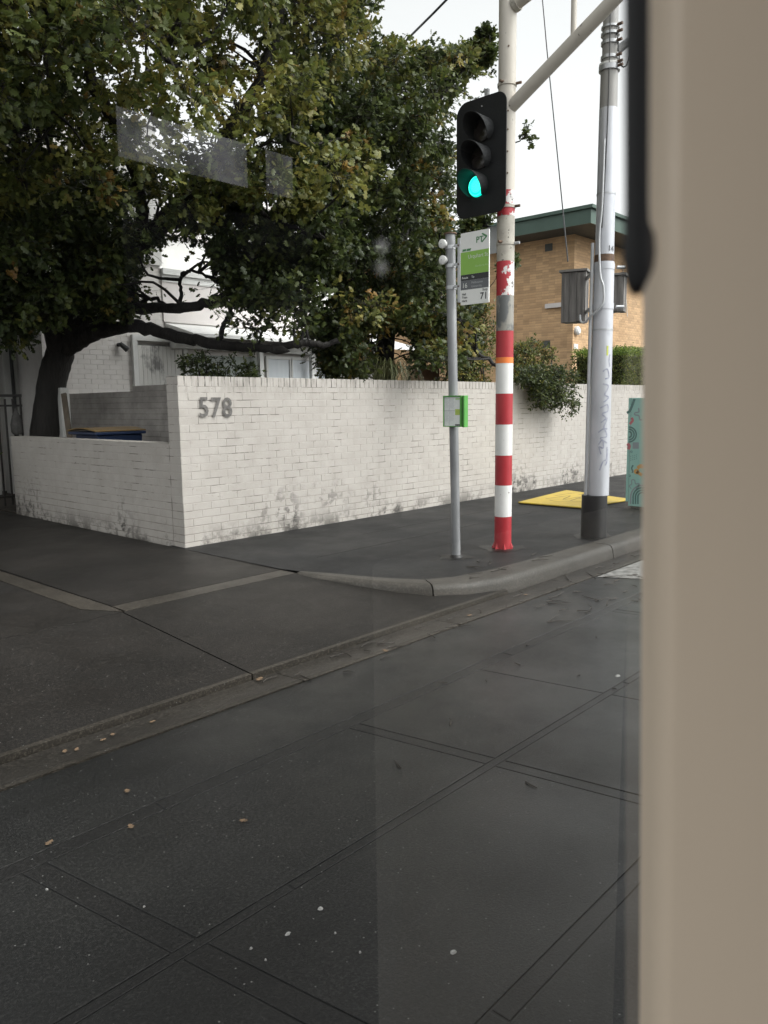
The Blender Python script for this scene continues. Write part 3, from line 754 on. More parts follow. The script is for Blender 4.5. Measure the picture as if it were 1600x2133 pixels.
def sample_clumps(n, poly, gaps, dfn, rr, sep, cond=None, tries=20000, box=None):
    out = []; xs = [p[0] for p in poly]; ys = [p[1] for p in poly]
    for _ in range(tries):
        if len(out) >= n: break
        x, y = RNG.uniform(min(xs), max(xs)), RNG.uniform(min(ys), max(ys))
        if not inpoly(x, y, poly)[0] or any(inpoly(x, y, g_)[0] for g_ in gaps): continue
        lo, hi = dfn(x, y); d = RNG.uniform(lo, hi); P = at(x, y, d)
        if cond and not cond(P): continue
        r = RNG.uniform(*rr)
        if any(np.linalg.norm(P-c[0]) < sep for c in out): continue
        out.append((P, r))
    return out

# ------------------------------------------------------------------ oak over the driveway
oak = thing('oak_tree', at(92, 990, 12.1)*[1,1,0] + [0,0,.15], 'big yellowing oak with dark trunk behind the low white wall', 'tree')
tb = at(92, 915, 12.1)
SK = []
P = smooth_path([(tb[0]+.0, tb[1]+.05, .1), at(92, 930, 12.1), at(100, 850, 12.1), at(112, 780, 12.05), at(128, 730, 12.0)])
rad = [.27 - .06*min(1, i/8) for i in range(len(P))]; rad = [r*RNG.uniform(.96, 1.04) for r in rad]; rad[-1] = .20
mk('trunk', MB().tube(P, rad, 16), M['bark'], oak, smooth='all'); SK += P[-6:]
for sp, r0, r1 in (
    ([(125,740,12.0),(165,712,11.8),(215,690,11.5),(275,680,11.2),(335,692,10.9),(400,708,10.6),(470,721,10.3),(540,724,10.0),(604,732,9.8)], .125, .045),
    ([(565,727,10.0),(620,716,9.9),(680,717,9.9),(712,706,9.9)], .055, .03),
    ([(130,735,12.0),(170,690,11.7),(240,655,11.3),(320,642,10.9),(400,640,10.5),(470,615,10.2),(560,590,10.0),(640,560,9.8),(700,470,9.7)], .10, .03),
    ([(118,745,12.0),(105,680,11.6),(90,600,11.2),(60,480,10.8),(40,340,10.4),(10,180,10.0),(-20,40,9.6)], .14, .03),
    ([(130,735,12.0),(170,640,11.6),(240,550,11.1),(330,470,10.6),(390,410,10.1),(440,340,9.6),(500,240,9.2),(560,120,9.0),(600,-60,9.0)], .17, .05),
    ([(370,430,10.3),(430,445,10.1),(480,480,9.9),(520,530,9.8),(545,590,9.8)], .06, .02),
    ([(400,400,10.1),(470,410,9.9),(540,440,9.7),(600,470,9.6),(680,500,9.5)], .05, .02),
    ([(300,500,10.8),(290,400,10.2),(270,320,9.4),(225,230,8.6),(195,170,8.1),(180,90,7.8),(190,-40,7.5)], .09, .04),
    ([(265,655,11.2),(310,622,11.0),(345,632,10.9),(368,650,10.8)], .03, .022),
    ([(370,645,10.7),(378,610,10.7),(377,575,10.7),(400,565,10.6),(440,580,10.5),(460,600,10.4)], .03, .012),
    ([(455,716,10.4),(465,680,10.3),(480,650,10.2),(490,600,10.1)], .04, .02),
    ([(440,340,9.6),(520,310,9.3),(600,290,9.1)], .03, .008),
    ([(225,230,8.8),(290,180,8.2),(340,120,7.8)], .03, .006),
    ([(40,340,10.4),(80,300,9.2),(120,240,8.2)], .03, .006),
    ([(60,480,10.8),(20,520,10.4),(-40,560,10.0)], .04, .01),
    ):
    SK += limb(oak, sp, r0, r1)
gaps1 = [[(280,600),(305,548),(335,498),(400,495),(436,522),(448,565),(470,590),(440,622),(330,630),(290,625)], [(310,652),(420,662),(470,668),(470,700),(400,695),(320,680)],
         [(288,440),(300,412),(345,405),(352,440),(330,470),(300,470)],
         [(548,425),(585,425),(583,440),(550,440)], [(560,450),(640,470),(700,500),(640,500)],
         [(480,690),(560,690),(640,708),(660,745),(480,712)], [(118,705),(160,690),(240,668),(330,678),(340,900),(118,900)], [(768,690),(862,690),(872,800),(765,800)], [(290,640),(640,640),(650,740),(290,740)]]
crown1 = [(-500,-900),(860,-900),(760,-60),(740,40),(735,120),(770,330),(710,400),(700,560),(640,690),(540,700),(330,690),(250,650),(120,680),(60,725),(-30,690),(-500,690)]
def d1fn(x, y):
    if y > 520: return (9.3, 12.0)
    if y > 380: return (8.6, 12.0)
    if x > 560: return (8.2, 11.5)
    if y > 200: return (7.0, 11.5)
    return (6.0, 10.5) if x < 450 else (7.4, 11)
cl1 = sample_clumps(330, crown1, gaps1[:-1], d1fn, (.38, .62), .36, cond=lambda P: P[2] > 1.7 and P[2] < 8.5 and P[1] > 3.6)
for _ in range(60):      # unseen rest of the round crown over the driveway, put in for its shade
    P = np.array([5.0, 11.0, 6.0]) + unit(1)[0] * RNG.random()**.4 * np.array([6.0, 6.2, 3.2])
    qx, qy, qd = proj(P)
    if qd[0] > 0 and -170 < qx[0] < 1500 and -170 < qy[0] < 2300: continue
    if P[2] < 2.9 or P[1] < 8.0: continue
    cl1.append((P, .8))
cl1 += sample_clumps(75, [(-60,330),(230,380),(270,560),(240,650),(110,665),(60,705),(-60,690)], gaps1, lambda x, y: (9.6, 12.3), (.34,.5), .3)
cl1 += sample_clumps(40, [(470,330),(720,380),(700,560),(640,620),(500,620),(470,560)], gaps1, lambda x, y: (9.3, 11.8), (.3,.45), .28)
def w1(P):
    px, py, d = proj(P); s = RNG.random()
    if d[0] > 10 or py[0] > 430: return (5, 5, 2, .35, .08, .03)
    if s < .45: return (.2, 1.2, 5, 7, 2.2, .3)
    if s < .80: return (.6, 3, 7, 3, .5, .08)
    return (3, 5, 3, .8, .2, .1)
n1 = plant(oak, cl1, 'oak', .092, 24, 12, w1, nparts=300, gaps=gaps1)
connect(oak, cl1, SK)

# ------------------------------------------------------------------ darker oak further along
oak2 = thing('oak_tree', at(800, 990, 12.6)*[1,1,0] + [0,0,.15], 'dark green oak behind the tram stop sign, branch reaching to the striped pole', 'tree')
SK2 = []
P = smooth_path([at(790,990,12.6)*[1,1,0]+[0,0,.1], at(800,760,12.4), at(812,640,12.2), at(830,540,12.1), at(850,430,12.0)]); SK2 += P[4:]
mk('trunk', MB().tube(P, [.19-.005*i for i in range(len(P))], 12), M['bark'], oak2, smooth='all')
for sp, r0, r1 in (
    ([(850,430,12.0),(860,330,11.8),(840,250,11.5),(815,170,11.3)], .1, .02),
    ([(830,540,12.1),(770,470,11.7),(720,400,11.4),(690,330,11.2)], .08, .02),
    ([(835,480,12.0),(800,400,11.6),(760,330,11.3),(740,220,11.2),(700,100,11.3),(680,-50,11.3)], .07, .02),
    ([(850,330,11.8),(900,230,11.3),(950,160,11.0),(990,125,10.8),(1022,100,10.7)], .05, .012),
    ([(812,620,12.2),(870,560,12.0),(930,520,11.8),(990,480,11.6),(1020,455,11.5)], .06, .015),
    ([(805,680,12.3),(880,650,12.0),(950,690,11.6),(1010,745,11.2),(1060,770,11.0)], .06, .02),
    ([(850,430,12.0),(900,400,11.7),(940,330,11.5),(1000,300,11.4),(1075,296,11.3),(1092,280,11.3)], .03, .005),
    ([(812,640,12.2),(740,600,11.6),(680,560,11.2)], .05, .02),
    ):
    SK2 += limb(oak2, sp, r0, r1)
crown2 = [(600,-300),(740,-300),(745,0),(780,75),(850,110),(890,110),(915,120),(1000,105),(1010,130),(940,200),(918,230),(925,300),(935,400),(950,470),(960,540),(930,580),(990,640),(960,780),(830,745),(700,780),(660,720),(640,640),(600,450)]
gaps2 = [[(690,420),(740,405),(775,440),(735,470),(700,460)], [(940,200),(1060,150),(1060,250),(945,260)],
         [(655,595),(690,590),(700,620),(660,640)], [(640,700),(665,700),(670,790),(600,790),(600,735)], [(865,752),(960,752),(960,800),(865,800)], [(768,690),(862,690),(872,800),(765,800)],
         [(1062,-50),(1300,-50),(1300,255),(1062,255)], [(790,-50),(1050,-50),(1030,50),(960,60),(880,92),(800,70)]]
cl2 = sample_clumps(230, crown2, gaps2, lambda x, y: (10.0, 13.2), (.32, .52), .33, cond=lambda P: P[2] > 1.75)
for (x, y, d, r) in ((1000,100,10.9,.2),(1012,75,10.8,.14),(1015,115,10.8,.16),(975,110,10.9,.22),(940,120,11,.26),(905,130,11.1,.3),(1008,60,10.9,.09),
                     (985,120,10.9,.17),(880,120,11.2,.22),(1100,262,11.3,.07),(1103,280,11.3,.08),(1092,275,11.3,.06),(1110,292,11.3,.05),(1000,458,11.5,.15),(985,470,11.5,.16),(1018,450,11.5,.1),
                     (1000,200,11.4,.10),(985,205,11.4,.08),(1060,545,11.2,.15),(1045,560,11.2,.12),(925,150,11,.2)):
    cl2.append((at(x, y, d), r))
cl2 += sample_clumps(45, [(690,590),(950,600),(980,700),(960,790),(870,745),(700,785),(665,720)], gaps2 + [[(770,690),(850,690),(870,800),(770,800)]], lambda x, y: (9.8, 12.5), (.26,.4), .24, cond=lambda P: P[1] > 7.6)
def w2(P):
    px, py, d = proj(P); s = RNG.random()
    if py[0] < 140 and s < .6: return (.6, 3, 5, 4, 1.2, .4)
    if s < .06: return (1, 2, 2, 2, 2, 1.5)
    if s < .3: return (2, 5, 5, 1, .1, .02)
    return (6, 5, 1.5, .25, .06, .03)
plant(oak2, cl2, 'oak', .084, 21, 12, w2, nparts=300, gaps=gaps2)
connect(oak2, cl2, SK2, .016)

# ------------------------------------------------------------------ shrubs, vine, hedge, flax
def shrub(name, label, cat, poly, n, dr_, rr, sep, kind, size, nt_, nl, w, gaps=(), nparts=0, cond=None, base=None, droop=.15):
    c = sample_clumps(n, poly, gaps, lambda x, y: dr_, rr, sep, cond)
    ctr = np.mean([q_[0] for q_ in c], axis=0)
    rt = thing(name, (ctr[0], ctr[1], .15), label, cat)
    stem = MB()
    if name == 'overhanging_vine': c_st = [q_ for q_ in c if q_[0][2] > 2.0]
    else: c_st = c
    for q_, r in c_st[::3]:
        b0 = np.array([ctr[0]+RNG.normal(0,.12), max(ctr[1]+abs(RNG.normal(0,.12)), 7.6), .12]); m_ = (b0+q_)/2 + RNG.normal(0,.1,3); m_[1] = max(m_[1], 7.45)
        stem.tube(smooth_path([b0, m_, q_], 4), [.016]*8+[.006], 5, cap=False)
    if name != 'overhanging_vine': mk('stems', stem, M['twig'], rt, kind='stuff')
    plant(rt, c, kind, size, nt_, nl, lambda P: w, nparts, gaps, droop=droop)
    return rt
shrub('shrub', 'small dark leafy shrub topping the white wall above the number 578', 'shrub', [(385,745),(440,735),(500,745),(540,770),(540,800),(385,800)], 26, (9.6,10.4), (.12,.2), .1, 'oval', .06, 9, 7, (5,5,1,.1,.01,.01), cond=lambda P: P[1] > 7.5)
shrub('mixed_shrub', 'green and russet shrub behind the wall between the stop sign and striped pole', 'shrub', [(950,640),(1000,625),(1035,650),(1060,700),(1050,800),(940,800)], 70, (11.2,13), (.2,.34), .16, 'oval', .06, 12, 9, (2,4,5,3,1,.5), cond=lambda P: P[1] > 7.6)
shrub('russet_shrub', 'russet and green shrub above the wall right of the striped pole', 'shrub', [(1060,725),(1100,712),(1160,730),(1195,760),(1200,800),(1060,800)], 60, (12.6,14.5), (.16,.28), .14, 'oval', .055, 12, 9, (2,3,4,3,1.5,1.6), cond=lambda P: P[1] > 7.55)
shrub('overhanging_vine', 'green creeper spilling over the white wall left of the silver pole', 'vine', [(1085,770),(1215,755),(1212,800),(1205,860),(1170,850),(1130,830),(1100,795)], 75, (12.2,13.6), (.12,.24), .1, 'oval', .05, 13, 9, (5,5,3,.4,.1,.05), cond=lambda P: 6.78 < P[1] < 7.7 and (P[1] < 7.05 or P[2] > 2.0), droop=.8)
# clipped hedge
hd = thing('hedge', (16.5, 9.2, .15), 'clipped green hedge with paler top right of the silver pole', 'hedge')
hz = ony(1250, 728, 9.0)[2]; hx0 = ony(1190, 750, 10.0)[0]
hn = 42000
hp = np.zeros((hn, 3)); f = RNG.random(hn)
hp[:,0] = RNG.uniform(hx0, hx0+6, hn); hp[:,1] = RNG.uniform(8.5, 10, hn); hp[:,2] = RNG.uniform(1.3, hz, hn)
frt = f < .45; hp[frt,1] = 8.55 + RNG.normal(0,.05,frt.sum()); tp = (f >= .45) & (f < .75); hp[tp,2] = hz + RNG.normal(0,.05,tp.sum())
sd_ = (f >= .75) & (f < .9); hp[sd_,0] = hx0 + RNG.normal(0,.05,sd_.sum())
ht = tints(hn, (1,4,6,1.5,0.01,.01)) * 1.25; isT = hp[:,2] > hz - .13
ht[isT] = tints(isT.sum(), (.5,1,3,3,.01,.01)) * [1.1, 1.45, .9]  # leaves near the top get a lighter, greener tint
leaf_object('foliage', hp, unit(hn)+[0,0,.3], unit(hn)+[0,-.4,.5], RNG.uniform(.035,.07,hn), ht, 'oval', hd)
mk('inner_mass', MB().box(hx0+.12, hx0+6, 8.7, 9.9, .12, hz-.12), M['soil'], hd)
# flax clump
fx = thing('flax_plant', ony(803, 752, 7.75)*[1,1,0] + [0,0,.15], 'clump of drooping strap leaves above the wall left of the stop pole', 'plant')
fc = ony(803, 752, 7.75)
def strap(mb, c, az, ln, wd, lift):
    d = np.array([math.cos(az), math.sin(az), 0]); s = np.array([-d[1], d[0], 0]); k = 7; b = len(mb.v)
    for i in range(k+1):
        t = i/k; p = c + d*ln*t*.75 + np.array([0,0, ln*(lift*t - (lift+.35)*t*t*t*.9)]); w = wd*(1-t)**.6*(.5+min(t*3,.5))
        mb.v += [tuple(p - s*w), tuple(p + s*w)]
    for i in range(k): mb.f.append((b+2*i, b+2*i+1, b+2*i+3, b+2*i+2))
M['flax'] = mat('flax_leaf', (.09,.115,.04), (.24,.24,.12), 3, .4)
for i in range(150):
    mb = MB(); strap(mb, fc + [RNG.normal(0,.06), RNG.normal(0,.06), -.35], RNG.uniform(0, 2*PI), RNG.uniform(.5,.85), .010, RNG.uniform(.9,1.5))
    mk('strap_leaf', mb, M['flax'], fx)
# dark planting left of the low wall
dp = thing('dark_shrub', (4.0, 12.0, .12), 'dark low shrub left of the end of the low wall', 'shrub')
c_ = [(np.array([RNG.uniform(2.2,4.45), RNG.uniform(11.6,12.1), RNG.uniform(.3,1.15)]), RNG.uniform(.18,.3)) for _ in range(40)]
plant(dp, c_, 'oval', .08, 10, 9, lambda P: (8,4,1,.1,.05,.02))

# ------------------------------------------------------------------ signal pole with mast arm
M['beige'] = mat('beige_pole_paint', (.50,.46,.40), (.58,.54,.475), 4, .5, stretch=(1,1,.4), extra=lambda N,L,v,c,b: mixc(N, L, nz01(N,L,v,22,.70,.73,2), c, (.10,.085,.07)))
M['red'] = mat('red_paint', (.36,.022,.03), (.42,.032,.04), 5, .45)
M['white'] = mat('white_paint', (.78,.77,.75), (.72,.71,.69), 6, .5, extra=lambda N,L,v,c,b: mixc(N, L, nz01(N,L,v,26,.72,.75,2), c, (.2,.18,.16)))
M['orange'] = mat('orange_tape', (.85,.24,.05), (.8,.2,.045), 5, .5)
M['patch'] = mat('scraped_grey_paint', (.30,.285,.25), (.13,.135,.135), 7, .6, stretch=(1,1,.45), lo=.46, hi=.54)
def peel(N, L, vec, col, b):
    g = N.new('ShaderNodeTexCoord'); d = N.new('ShaderNodeVectorMath'); d.operation = 'DOT_PRODUCT'; d.inputs[1].default_value = (.673*5, -.74*5, 0)
    L.new(g.outputs['Object'], d.inputs[0]); n = N.new('ShaderNodeTexNoise'); n.inputs['Scale'].default_value = 9; n.inputs['Detail'].default_value = 7; n.inputs['Roughness'].default_value = .65
    L.new(g.outputs['Object'], n.inputs['Vector']); a = N.new('ShaderNodeMath'); a.operation = 'MULTIPLY_ADD'; L.new(n.outputs[0], a.inputs[0]); a.inputs[1].default_value = 3.2; a.inputs[2].default_value = -1.6
    c = N.new('ShaderNodeMath'); c.operation = 'ADD'; L.new(a.outputs[0], c.inputs[0]); L.new(d.outputs['Value'], c.inputs[1])
    m = N.new('ShaderNodeMapRange'); m.inputs[1].default_value = -.02; m.inputs[2].default_value = .05; L.new(c.outputs[0], m.inputs[0])
    col = mixc(N, L, m.outputs[0], (.40,.03,.04), (.70,.68,.66))
    return mixc(N, L, nz01(N, L, g.outputs['Object'], 14, .60, .62, 5), col, (.16,.16,.16))
M['peelred'] = mat('peeling_red_and_white', (.40,.03,.04), (.72,.70,.68), 5, .55, extra=peel)
M['spot'] = mat('stained_beige_paint', (.45,.42,.36), (.34,.315,.27), 9, .55, extra=lambda N,L,v,c,b: mixc(N, L, nz01(N,L,v,24,.64,.68,3), c, (.08,.07,.06)))
SX, SY, SR = 6.76, 4.49, .088
sp_ = thing('signal_pole', (SX, SY, .13), 'beige traffic signal pole with red and white bands and mast arm', 'pole')
def band(n_, z0, z1, m, r=SR, x=SX, y=SY, root=sp_, nseg=28, dx=0.0):
    return mk(n_, MB().tube([(x,y,z0),(x,y,z1)], r, nseg), m, root, smooth=True)
band('shaft', .10, 8.2, M['beige'], SR-.003)
zs = [(.13,.471,'red'),(.471,.7975,'white'),(.7975,1.1056,'red'),(1.1056,1.42,'white'),(1.42,1.732,'red'),(1.732,2.035,'white'),(2.035,2.093,'orange'),
      (2.093,2.355,'red'),(2.355,2.699,'patch'),(2.699,3.03,'peelred'),(3.03,3.46,'spot'),(3.46,3.70,'peelred')]
for z0, z1, k in zs:
    o = band('tape_band' if k == 'orange' else 'paint_band', z0+.0005, z1-.0005, M[k], SR + (.0015 if k == 'orange' else 0))
    o['label'] = {'red':'red painted band','white':'white painted band','orange':'orange tape band','patch':'scraped grey band','peelred':'peeling red and white band','spot':'stained beige band'}[k]
for k in range(7):
    a = 2*PI*k/7+.3; c, s = math.cos(a), math.sin(a)
    mk('foot_lug', MB().add([(SX+SR*c,SY+SR*s,.20),(SX+(SR+.03)*c,SY+(SR+.03)*s,.131),(SX+SR*math.cos(a+.25),SY+SR*math.sin(a+.25),.131),(SX+SR*math.cos(a-.25),SY+SR*math.sin(a-.25),.131)], [(0,1,2),(0,3,1),(1,3,2)]), M['red'], sp_)
M['steel'] = mat('galvanised_steel', (.42,.43,.44), (.52,.53,.54), 10, .4, metal=.6, stretch=(1,1,.3))
M['rust'] = mat('rusty_bolt', (.09,.06,.045), (.18,.11,.07), 30, .7, metal=.3)
for z in (4.68, 3.55, 3.20):
    cl_ = band('strap_clamp', z-.014, z+.014, M['beige'] if z > 4 else M['spot'], SR+.006)
    mk('bolt', MB().tube([(SX+.02,SY-SR-.0,z),(SX+.03,SY-SR-.055,z)], .014, 8), M['rust'] if z > 3.3 else M['steel'], cl_, smooth=True)
    mk('bolt', MB().tube([(SX-.07,SY-SR*.2,z+.01),(SX-.125,SY+.0,z+.01)], .013, 8), M['rust'], cl_, smooth=True)
for z in (5.0, 4.05, 3.85, 4.25, 4.42):
    mk('bolt', MB().tube([(SX-SR*.7,SY-SR*.6,z),(SX-SR*.82,SY-SR*.7,z)], .008, 6), M['rust'], sp_)
# arms
ad = _n(np.array([0, 3.418-4.452, 5.092-4.478]))
p0 = np.array([SX, SY-.03, 4.46]); mk('mast_brace', MB().tube([p0, p0 + ad*3.6], .062, 22), M['beige'], sp_, smooth=True)
p1 = np.array([SX, SY-.03, 5.36]); ad2 = _n(np.array([0, -1, .30])); mk('mast_arm', MB().tube([p1, p1 + ad2*4.2], .058, 22), M['beige'], sp_, smooth=True)
mk('arm_collar', MB().tube([p1+ad2*.045, p1 + ad2*.09], .07, 22), M['spot'], sp_, smooth=True)
q0 = np.array([SX, 3.785, p0[2] + (p0[1]-3.785)*(-ad[2]/ad[1])*1.0]); mk('arm_strut', MB().tube([q0+[0,0,.03], [SX, 3.785, p1[2]+(p1[1]-3.785)*.30]], .026, 12), M['beige'], sp_, smooth=True)

# ------------------------------------------------------------------ signal head
M['black'] = mat('weathered_black_plastic', (.007,.0075,.008), (.014,.015,.016), 5, .55, spec=.3, lo=.3, hi=.7)
hx = 6.56
sh = thing('traffic_signal', (6.62, 4.7, 3.47), 'three lens traffic signal showing green on the beige pole', 'traffic light')
U = np.array([0,-1.,0]); Zv = np.array([0,0,1.])
def rrect(x0, x1, y0, y1, rs, n=6):
    out = []
    for (cx, cy, a0, r) in ((x1-rs[1], y0+rs[1], -90, rs[1]), (x1-rs[2], y1-rs[2], 0, rs[2]), (x0+rs[3], y1-rs[3], 90, rs[3]), (x0+rs[0], y0+rs[0], 180, rs[0])):
        for k in range(n+1):
            a = math.radians(a0 + 90*k/n); out.append((cx + r*math.cos(a), cy + r*math.sin(a)))
    return out
yL, yR = onx(951, 330, hx)[1], onx(1054, 330, hx)[1]
zT, zB = onx(1000, 203, hx)[2], onx(1000, 449, hx)[2]
mk('target_board', MB().prism(rrect(0, yL-yR, 0, zT-zB, (.10,.10,.10,.13)), (hx, yL, zB), U, Zv, (.012,0,0)), M['black'], sh, bevel=.003)
mk('housing', MB().box(hx+.013, hx+.16, yR+.11, yL-.12, zB+.14, zT-.14), M['black'], sh, bevel=.01)
mk('bracket', MB().box(hx+.06, SX-.05, SY+.05, SY+.09, 3.62, 3.66).box(hx+.06, SX-.05, SY+.05, SY+.09, 4.40, 4.44), M['black'], sh)
mk('bracket', MB().box(hx+.02, hx+.05, SY+.10, SY+.14, zT-.05, zT+.07), M['steel'], sh)
def emis(name, c, s):
    m = bpy.data.materials.new(name); m.use_nodes = True; N = m.node_tree.nodes
    b = N['Principled BSDF']; b.inputs['Base Color'].default_value = (.01,.08,.06,1); b.inputs['Emission Color'].default_value = c + (1,); b.inputs['Emission Strength'].default_value = s
    return m
M['gbase'] = emis('green_lens_glow', (.0,.62,.44), 1.0)
M['gled'] = emis('green_led', (.08,1.,.62), 1.7)
M['lens_off'] = mat('unlit_lens', (.02,.016,.014), (.035,.03,.028), 20, .12)
M['visor'] = mat('visor_plastic', (.018,.019,.02), (.026,.027,.028), 5, .6, spec=.25)
lens = [(1006,272,'red'),(1001,330,'amber'),(994,388,'green')]
for px_, py_, k in lens:
    c = onx(px_, py_, hx-.01); LR = .100
    disc = mk('lens', MB().tube([(hx-.004,c[1],c[2]),(hx-.02,c[1],c[2]),(hx-.028,c[1],c[2])], [LR,LR*.97,LR*.7], 32), M['gbase'] if k == 'green' else M['lens_off'], sh, smooth=True)
    disc['label'] = 'lit green lens' if k == 'green' else 'unlit dark lens'
    if k == 'green':
        leds = MB()
        for ringi in range(7):
            nn = max(1, ringi*6)
            for j in range(nn):
                a = 2*PI*j/nn; rr = ringi*.0145; y, z = c[1]+rr*math.cos(a), c[2]+rr*math.sin(a); xx = hx-.0295 if rr < .07 else hx-.0245
                leds.add([(xx, y+.0045*math.cos(b_), z+.0045*math.sin(b_)) for b_ in [PI*2*t/6 for t in range(6)]], [tuple(range(6))[::-1]])
        mk('led', leds, M['gled'], disc, kind='stuff')
    # cutaway visor, longer on top, open below
    vis = MB(); n = 28; a0, a1 = -50, 230; r1_, r2_ = .118, .123
    for i in range(n+1):
        a = math.radians(a0 + (a1-a0)*i/n); up_ = (math.sin(a)+.77)/1.77
        ln = .05 + .19*max(0, up_)**.8
        for rr in (r1_, r2_):
            y, z = c[1] - rr*math.cos(a), c[2] + rr*math.sin(a)
            vis.v += [(hx-.003, y, z), (hx-.003-ln, y + 0, z - .02*up_*0)]
    for i in range(n):
        b_ = i*4; vis.f += [(b_, b_+1, b_+5, b_+4), (b_+2, b_+6, b_+7, b_+3), (b_+1, b_+3, b_+7, b_+5)]
    vis.f += [(0,2,3,1), (n*4, n*4+1, n*4+3, n*4+2)]
    mk('visor', vis, M['visor'], sh, smooth=True)
for px_, py_ in ((1004, 221),):
    c = onx(px_, py_, hx-.002); mk('bolt', MB().tube([(hx,c[1],c[2]),(hx-.008,c[1],c[2])], .007, 8), M['steel'], sh)

# ------------------------------------------------------------------ tram stop pole, flag sign, timetable
PX_, PY_ = 6.08, 4.585
M['galv'] = mat('dull_galvanised_pipe', (.20,.205,.21), (.31,.315,.32), 6, .5, metal=.35, stretch=(1,1,.25), extra=lambda N,L,v,c,b: mixc(N, L, nz01(N,L,v,16,.66,.70,3), c, (.05,.048,.045)))
tpole = thing('stop_pole', (PX_, PY_, .13), 'slim grey galvanised tram stop pole nearest the kerb', 'pole')
TOP = np.array([6.08, 4.66, 3.22])
mk('shaft', MB().tube([(PX_,PY_,.1), TOP], [.043,.047], 20), M['galv'], tpole, smooth=True)
mk('cap', MB().tube([TOP, TOP+[0,0,.012]], .062, 18), M['rust'], tpole, smooth=True)
mk('base_collar', MB().tube([(PX_,PY_,.131),(PX_,PY_,.155)], [.07,.05], 16), M['tar'], tpole, smooth=True)
def polept(z): t = (z-.1)/(TOP[2]-.1); return np.array([PX_,PY_,.1])*(1-t) + TOP*t
M['disc'] = mat('white_plastic', (.78,.78,.75), (.7,.7,.68), 9, .4)
for py_ in (508, 542):
    z = onx(934, py_, 6.05)[2]; p = polept(z)
    d = mk('round_button', MB().tube([p+[-.02,.02,0], p+[-.075,.025,0], p+[-.085,.026,0]], [.012,.038,.030], 20), M['disc'], tpole, smooth=True)
    d2 = mk('white_disc', MB().tube([p+[-.06,.035,0], p+[-.085,.037,0], p+[-.092,.037,0]], [.040,.042,.030], 22), M['disc'], tpole, smooth=True)
    mk('screw', MB().tube([p+[-.09,.037,0], p+[-.097,.037,0]], .006, 8), M['steel'], d2)
fs_ = thing('tram_stop_sign', (6.05, 4.36, 2.55), 'white and green tram stop flag sign for stop 71, route 16', 'sign')
c00, c10 = onx(957.5, 490, 6.05), onx(1019.5, 474, 6.05)
yA, yB = 4.515, 4.196; zA, zBm = 3.200, 2.552; Wd, Hh = yA-yB, zA-zBm
M['signw'] = mat('sign_white', (.80,.80,.77), (.77,.77,.74), 20, .35)
M['signg'] = mat('sign_green', (.26,.50,.08), (.25,.47,.075), 10, .4)
M['signk'] = mat('sign_black', (.012,.013,.014), None, rough=.35)
M['signgrey'] = mat('sign_grey', (.13,.135,.145), (.12,.125,.135), 10, .4)
M['tgreen'] = mat('print_green', (.06,.22,.08), None, rough=.4)
M['twhite'] = mat('print_white', (.70,.72,.68), None, rough=.4)
M['tgrey'] = mat('print_grey', (.42,.44,.45), None, rough=.4)
M['lgreen'] = mat('print_light_green', (.42,.62,.30), None, rough=.4)
def SP(u_, v_, off=0.): return np.array([6.05 - off, yA - u_, zA - v_])
plate = mk('plate', MB().prism(rrect(0, Wd, 0, Hh, (.008,)*4, 3), (6.05, yA, zBm), U, Zv, (.012,0,0)), M['signw'], fs_)
def rect(name, u0, u1, v0, v1, m, off=.0008, parent=plate):
    return mk(name, MB().prism([(u0,-v1),(u1,-v1),(u1,-v0),(u0,-v0)], SP(0,0,off), U, Zv, (off*.5,0,0)), m, parent)
rect('green_field', .001, Wd-.001, .172, .375, M['signg'])
rect('black_field', .001, Wd-.001, .3755, .428, M['signk'])
rect('grey_field', .001, Wd-.001, .4285, .512, M['signgrey'])
T = lambda body, size, u_, v_, m, al='LEFT', bold=0., sx=1.: text('lettering', body, size, SP(u_, v_, .0016), U, Zv, m, plate, al, .0002, bold, sx)
T('PT', .075, .175, .105, M['tgreen'], bold=.0015)
mk('arrow_mark', MB().prism([(.235,-.035),(.248,-.028),(.297,-.055),(.297,-.068),(.243,-.112),(.236,-.102),(.279,-.066)], SP(0,0,.0012), U, Zv, (.0006,0,0)), M['tgreen'], plate)
mk('badge', MB().prism([(.02,-.165),(.06,-.165),(.066,-.145),(.024,-.145)], SP(0,0,.0012), U, Zv, (.0006,0,0)), M['tgreen'], plate)
mk('badge', MB().prism([(.066,-.165),(.112,-.165),(.122,-.145),(.072,-.145)], SP(0,0,.0012), U, Zv, (.0006,0,0)), M['tgreen'], plate)
T('Urquhart St', .050, .308, .235, M['twhite'], 'RIGHT', sx=.92)
T('Glenferrie Rd', .026, .308, .318, M['lgreen'], 'RIGHT')
T('Route', .029, .016, .412, M['twhite'], bold=.0004); T('To', .029, .125, .412, M['twhite'], bold=.0004)
T('16', .062, .018, .493, M['twhite'], bold=.0004)
T('Melbourne', .029, .125, .463, M['tgrey']); T('University', .029, .125, .497, M['tgrey'])
T('Stop', .030, .305, .538, M['signk'], 'RIGHT', bold=.0004); T('71', .085, .308, .612, M['signk'], 'RIGHT', bold=.0012)
T('Hail', .028, .018, .560, M['signk'], bold=.0006); T('Tram', .028, .018, .590, M['signk'], bold=.0006); T('Here', .028, .018, .620, M['signk'], bold=.0006)
ch_ = mk('channel', MB().box(6.045, 6.075, yA+.006, yA+.034, zBm+.03, zA-.035), M['steel'], fs_, bevel=.002)
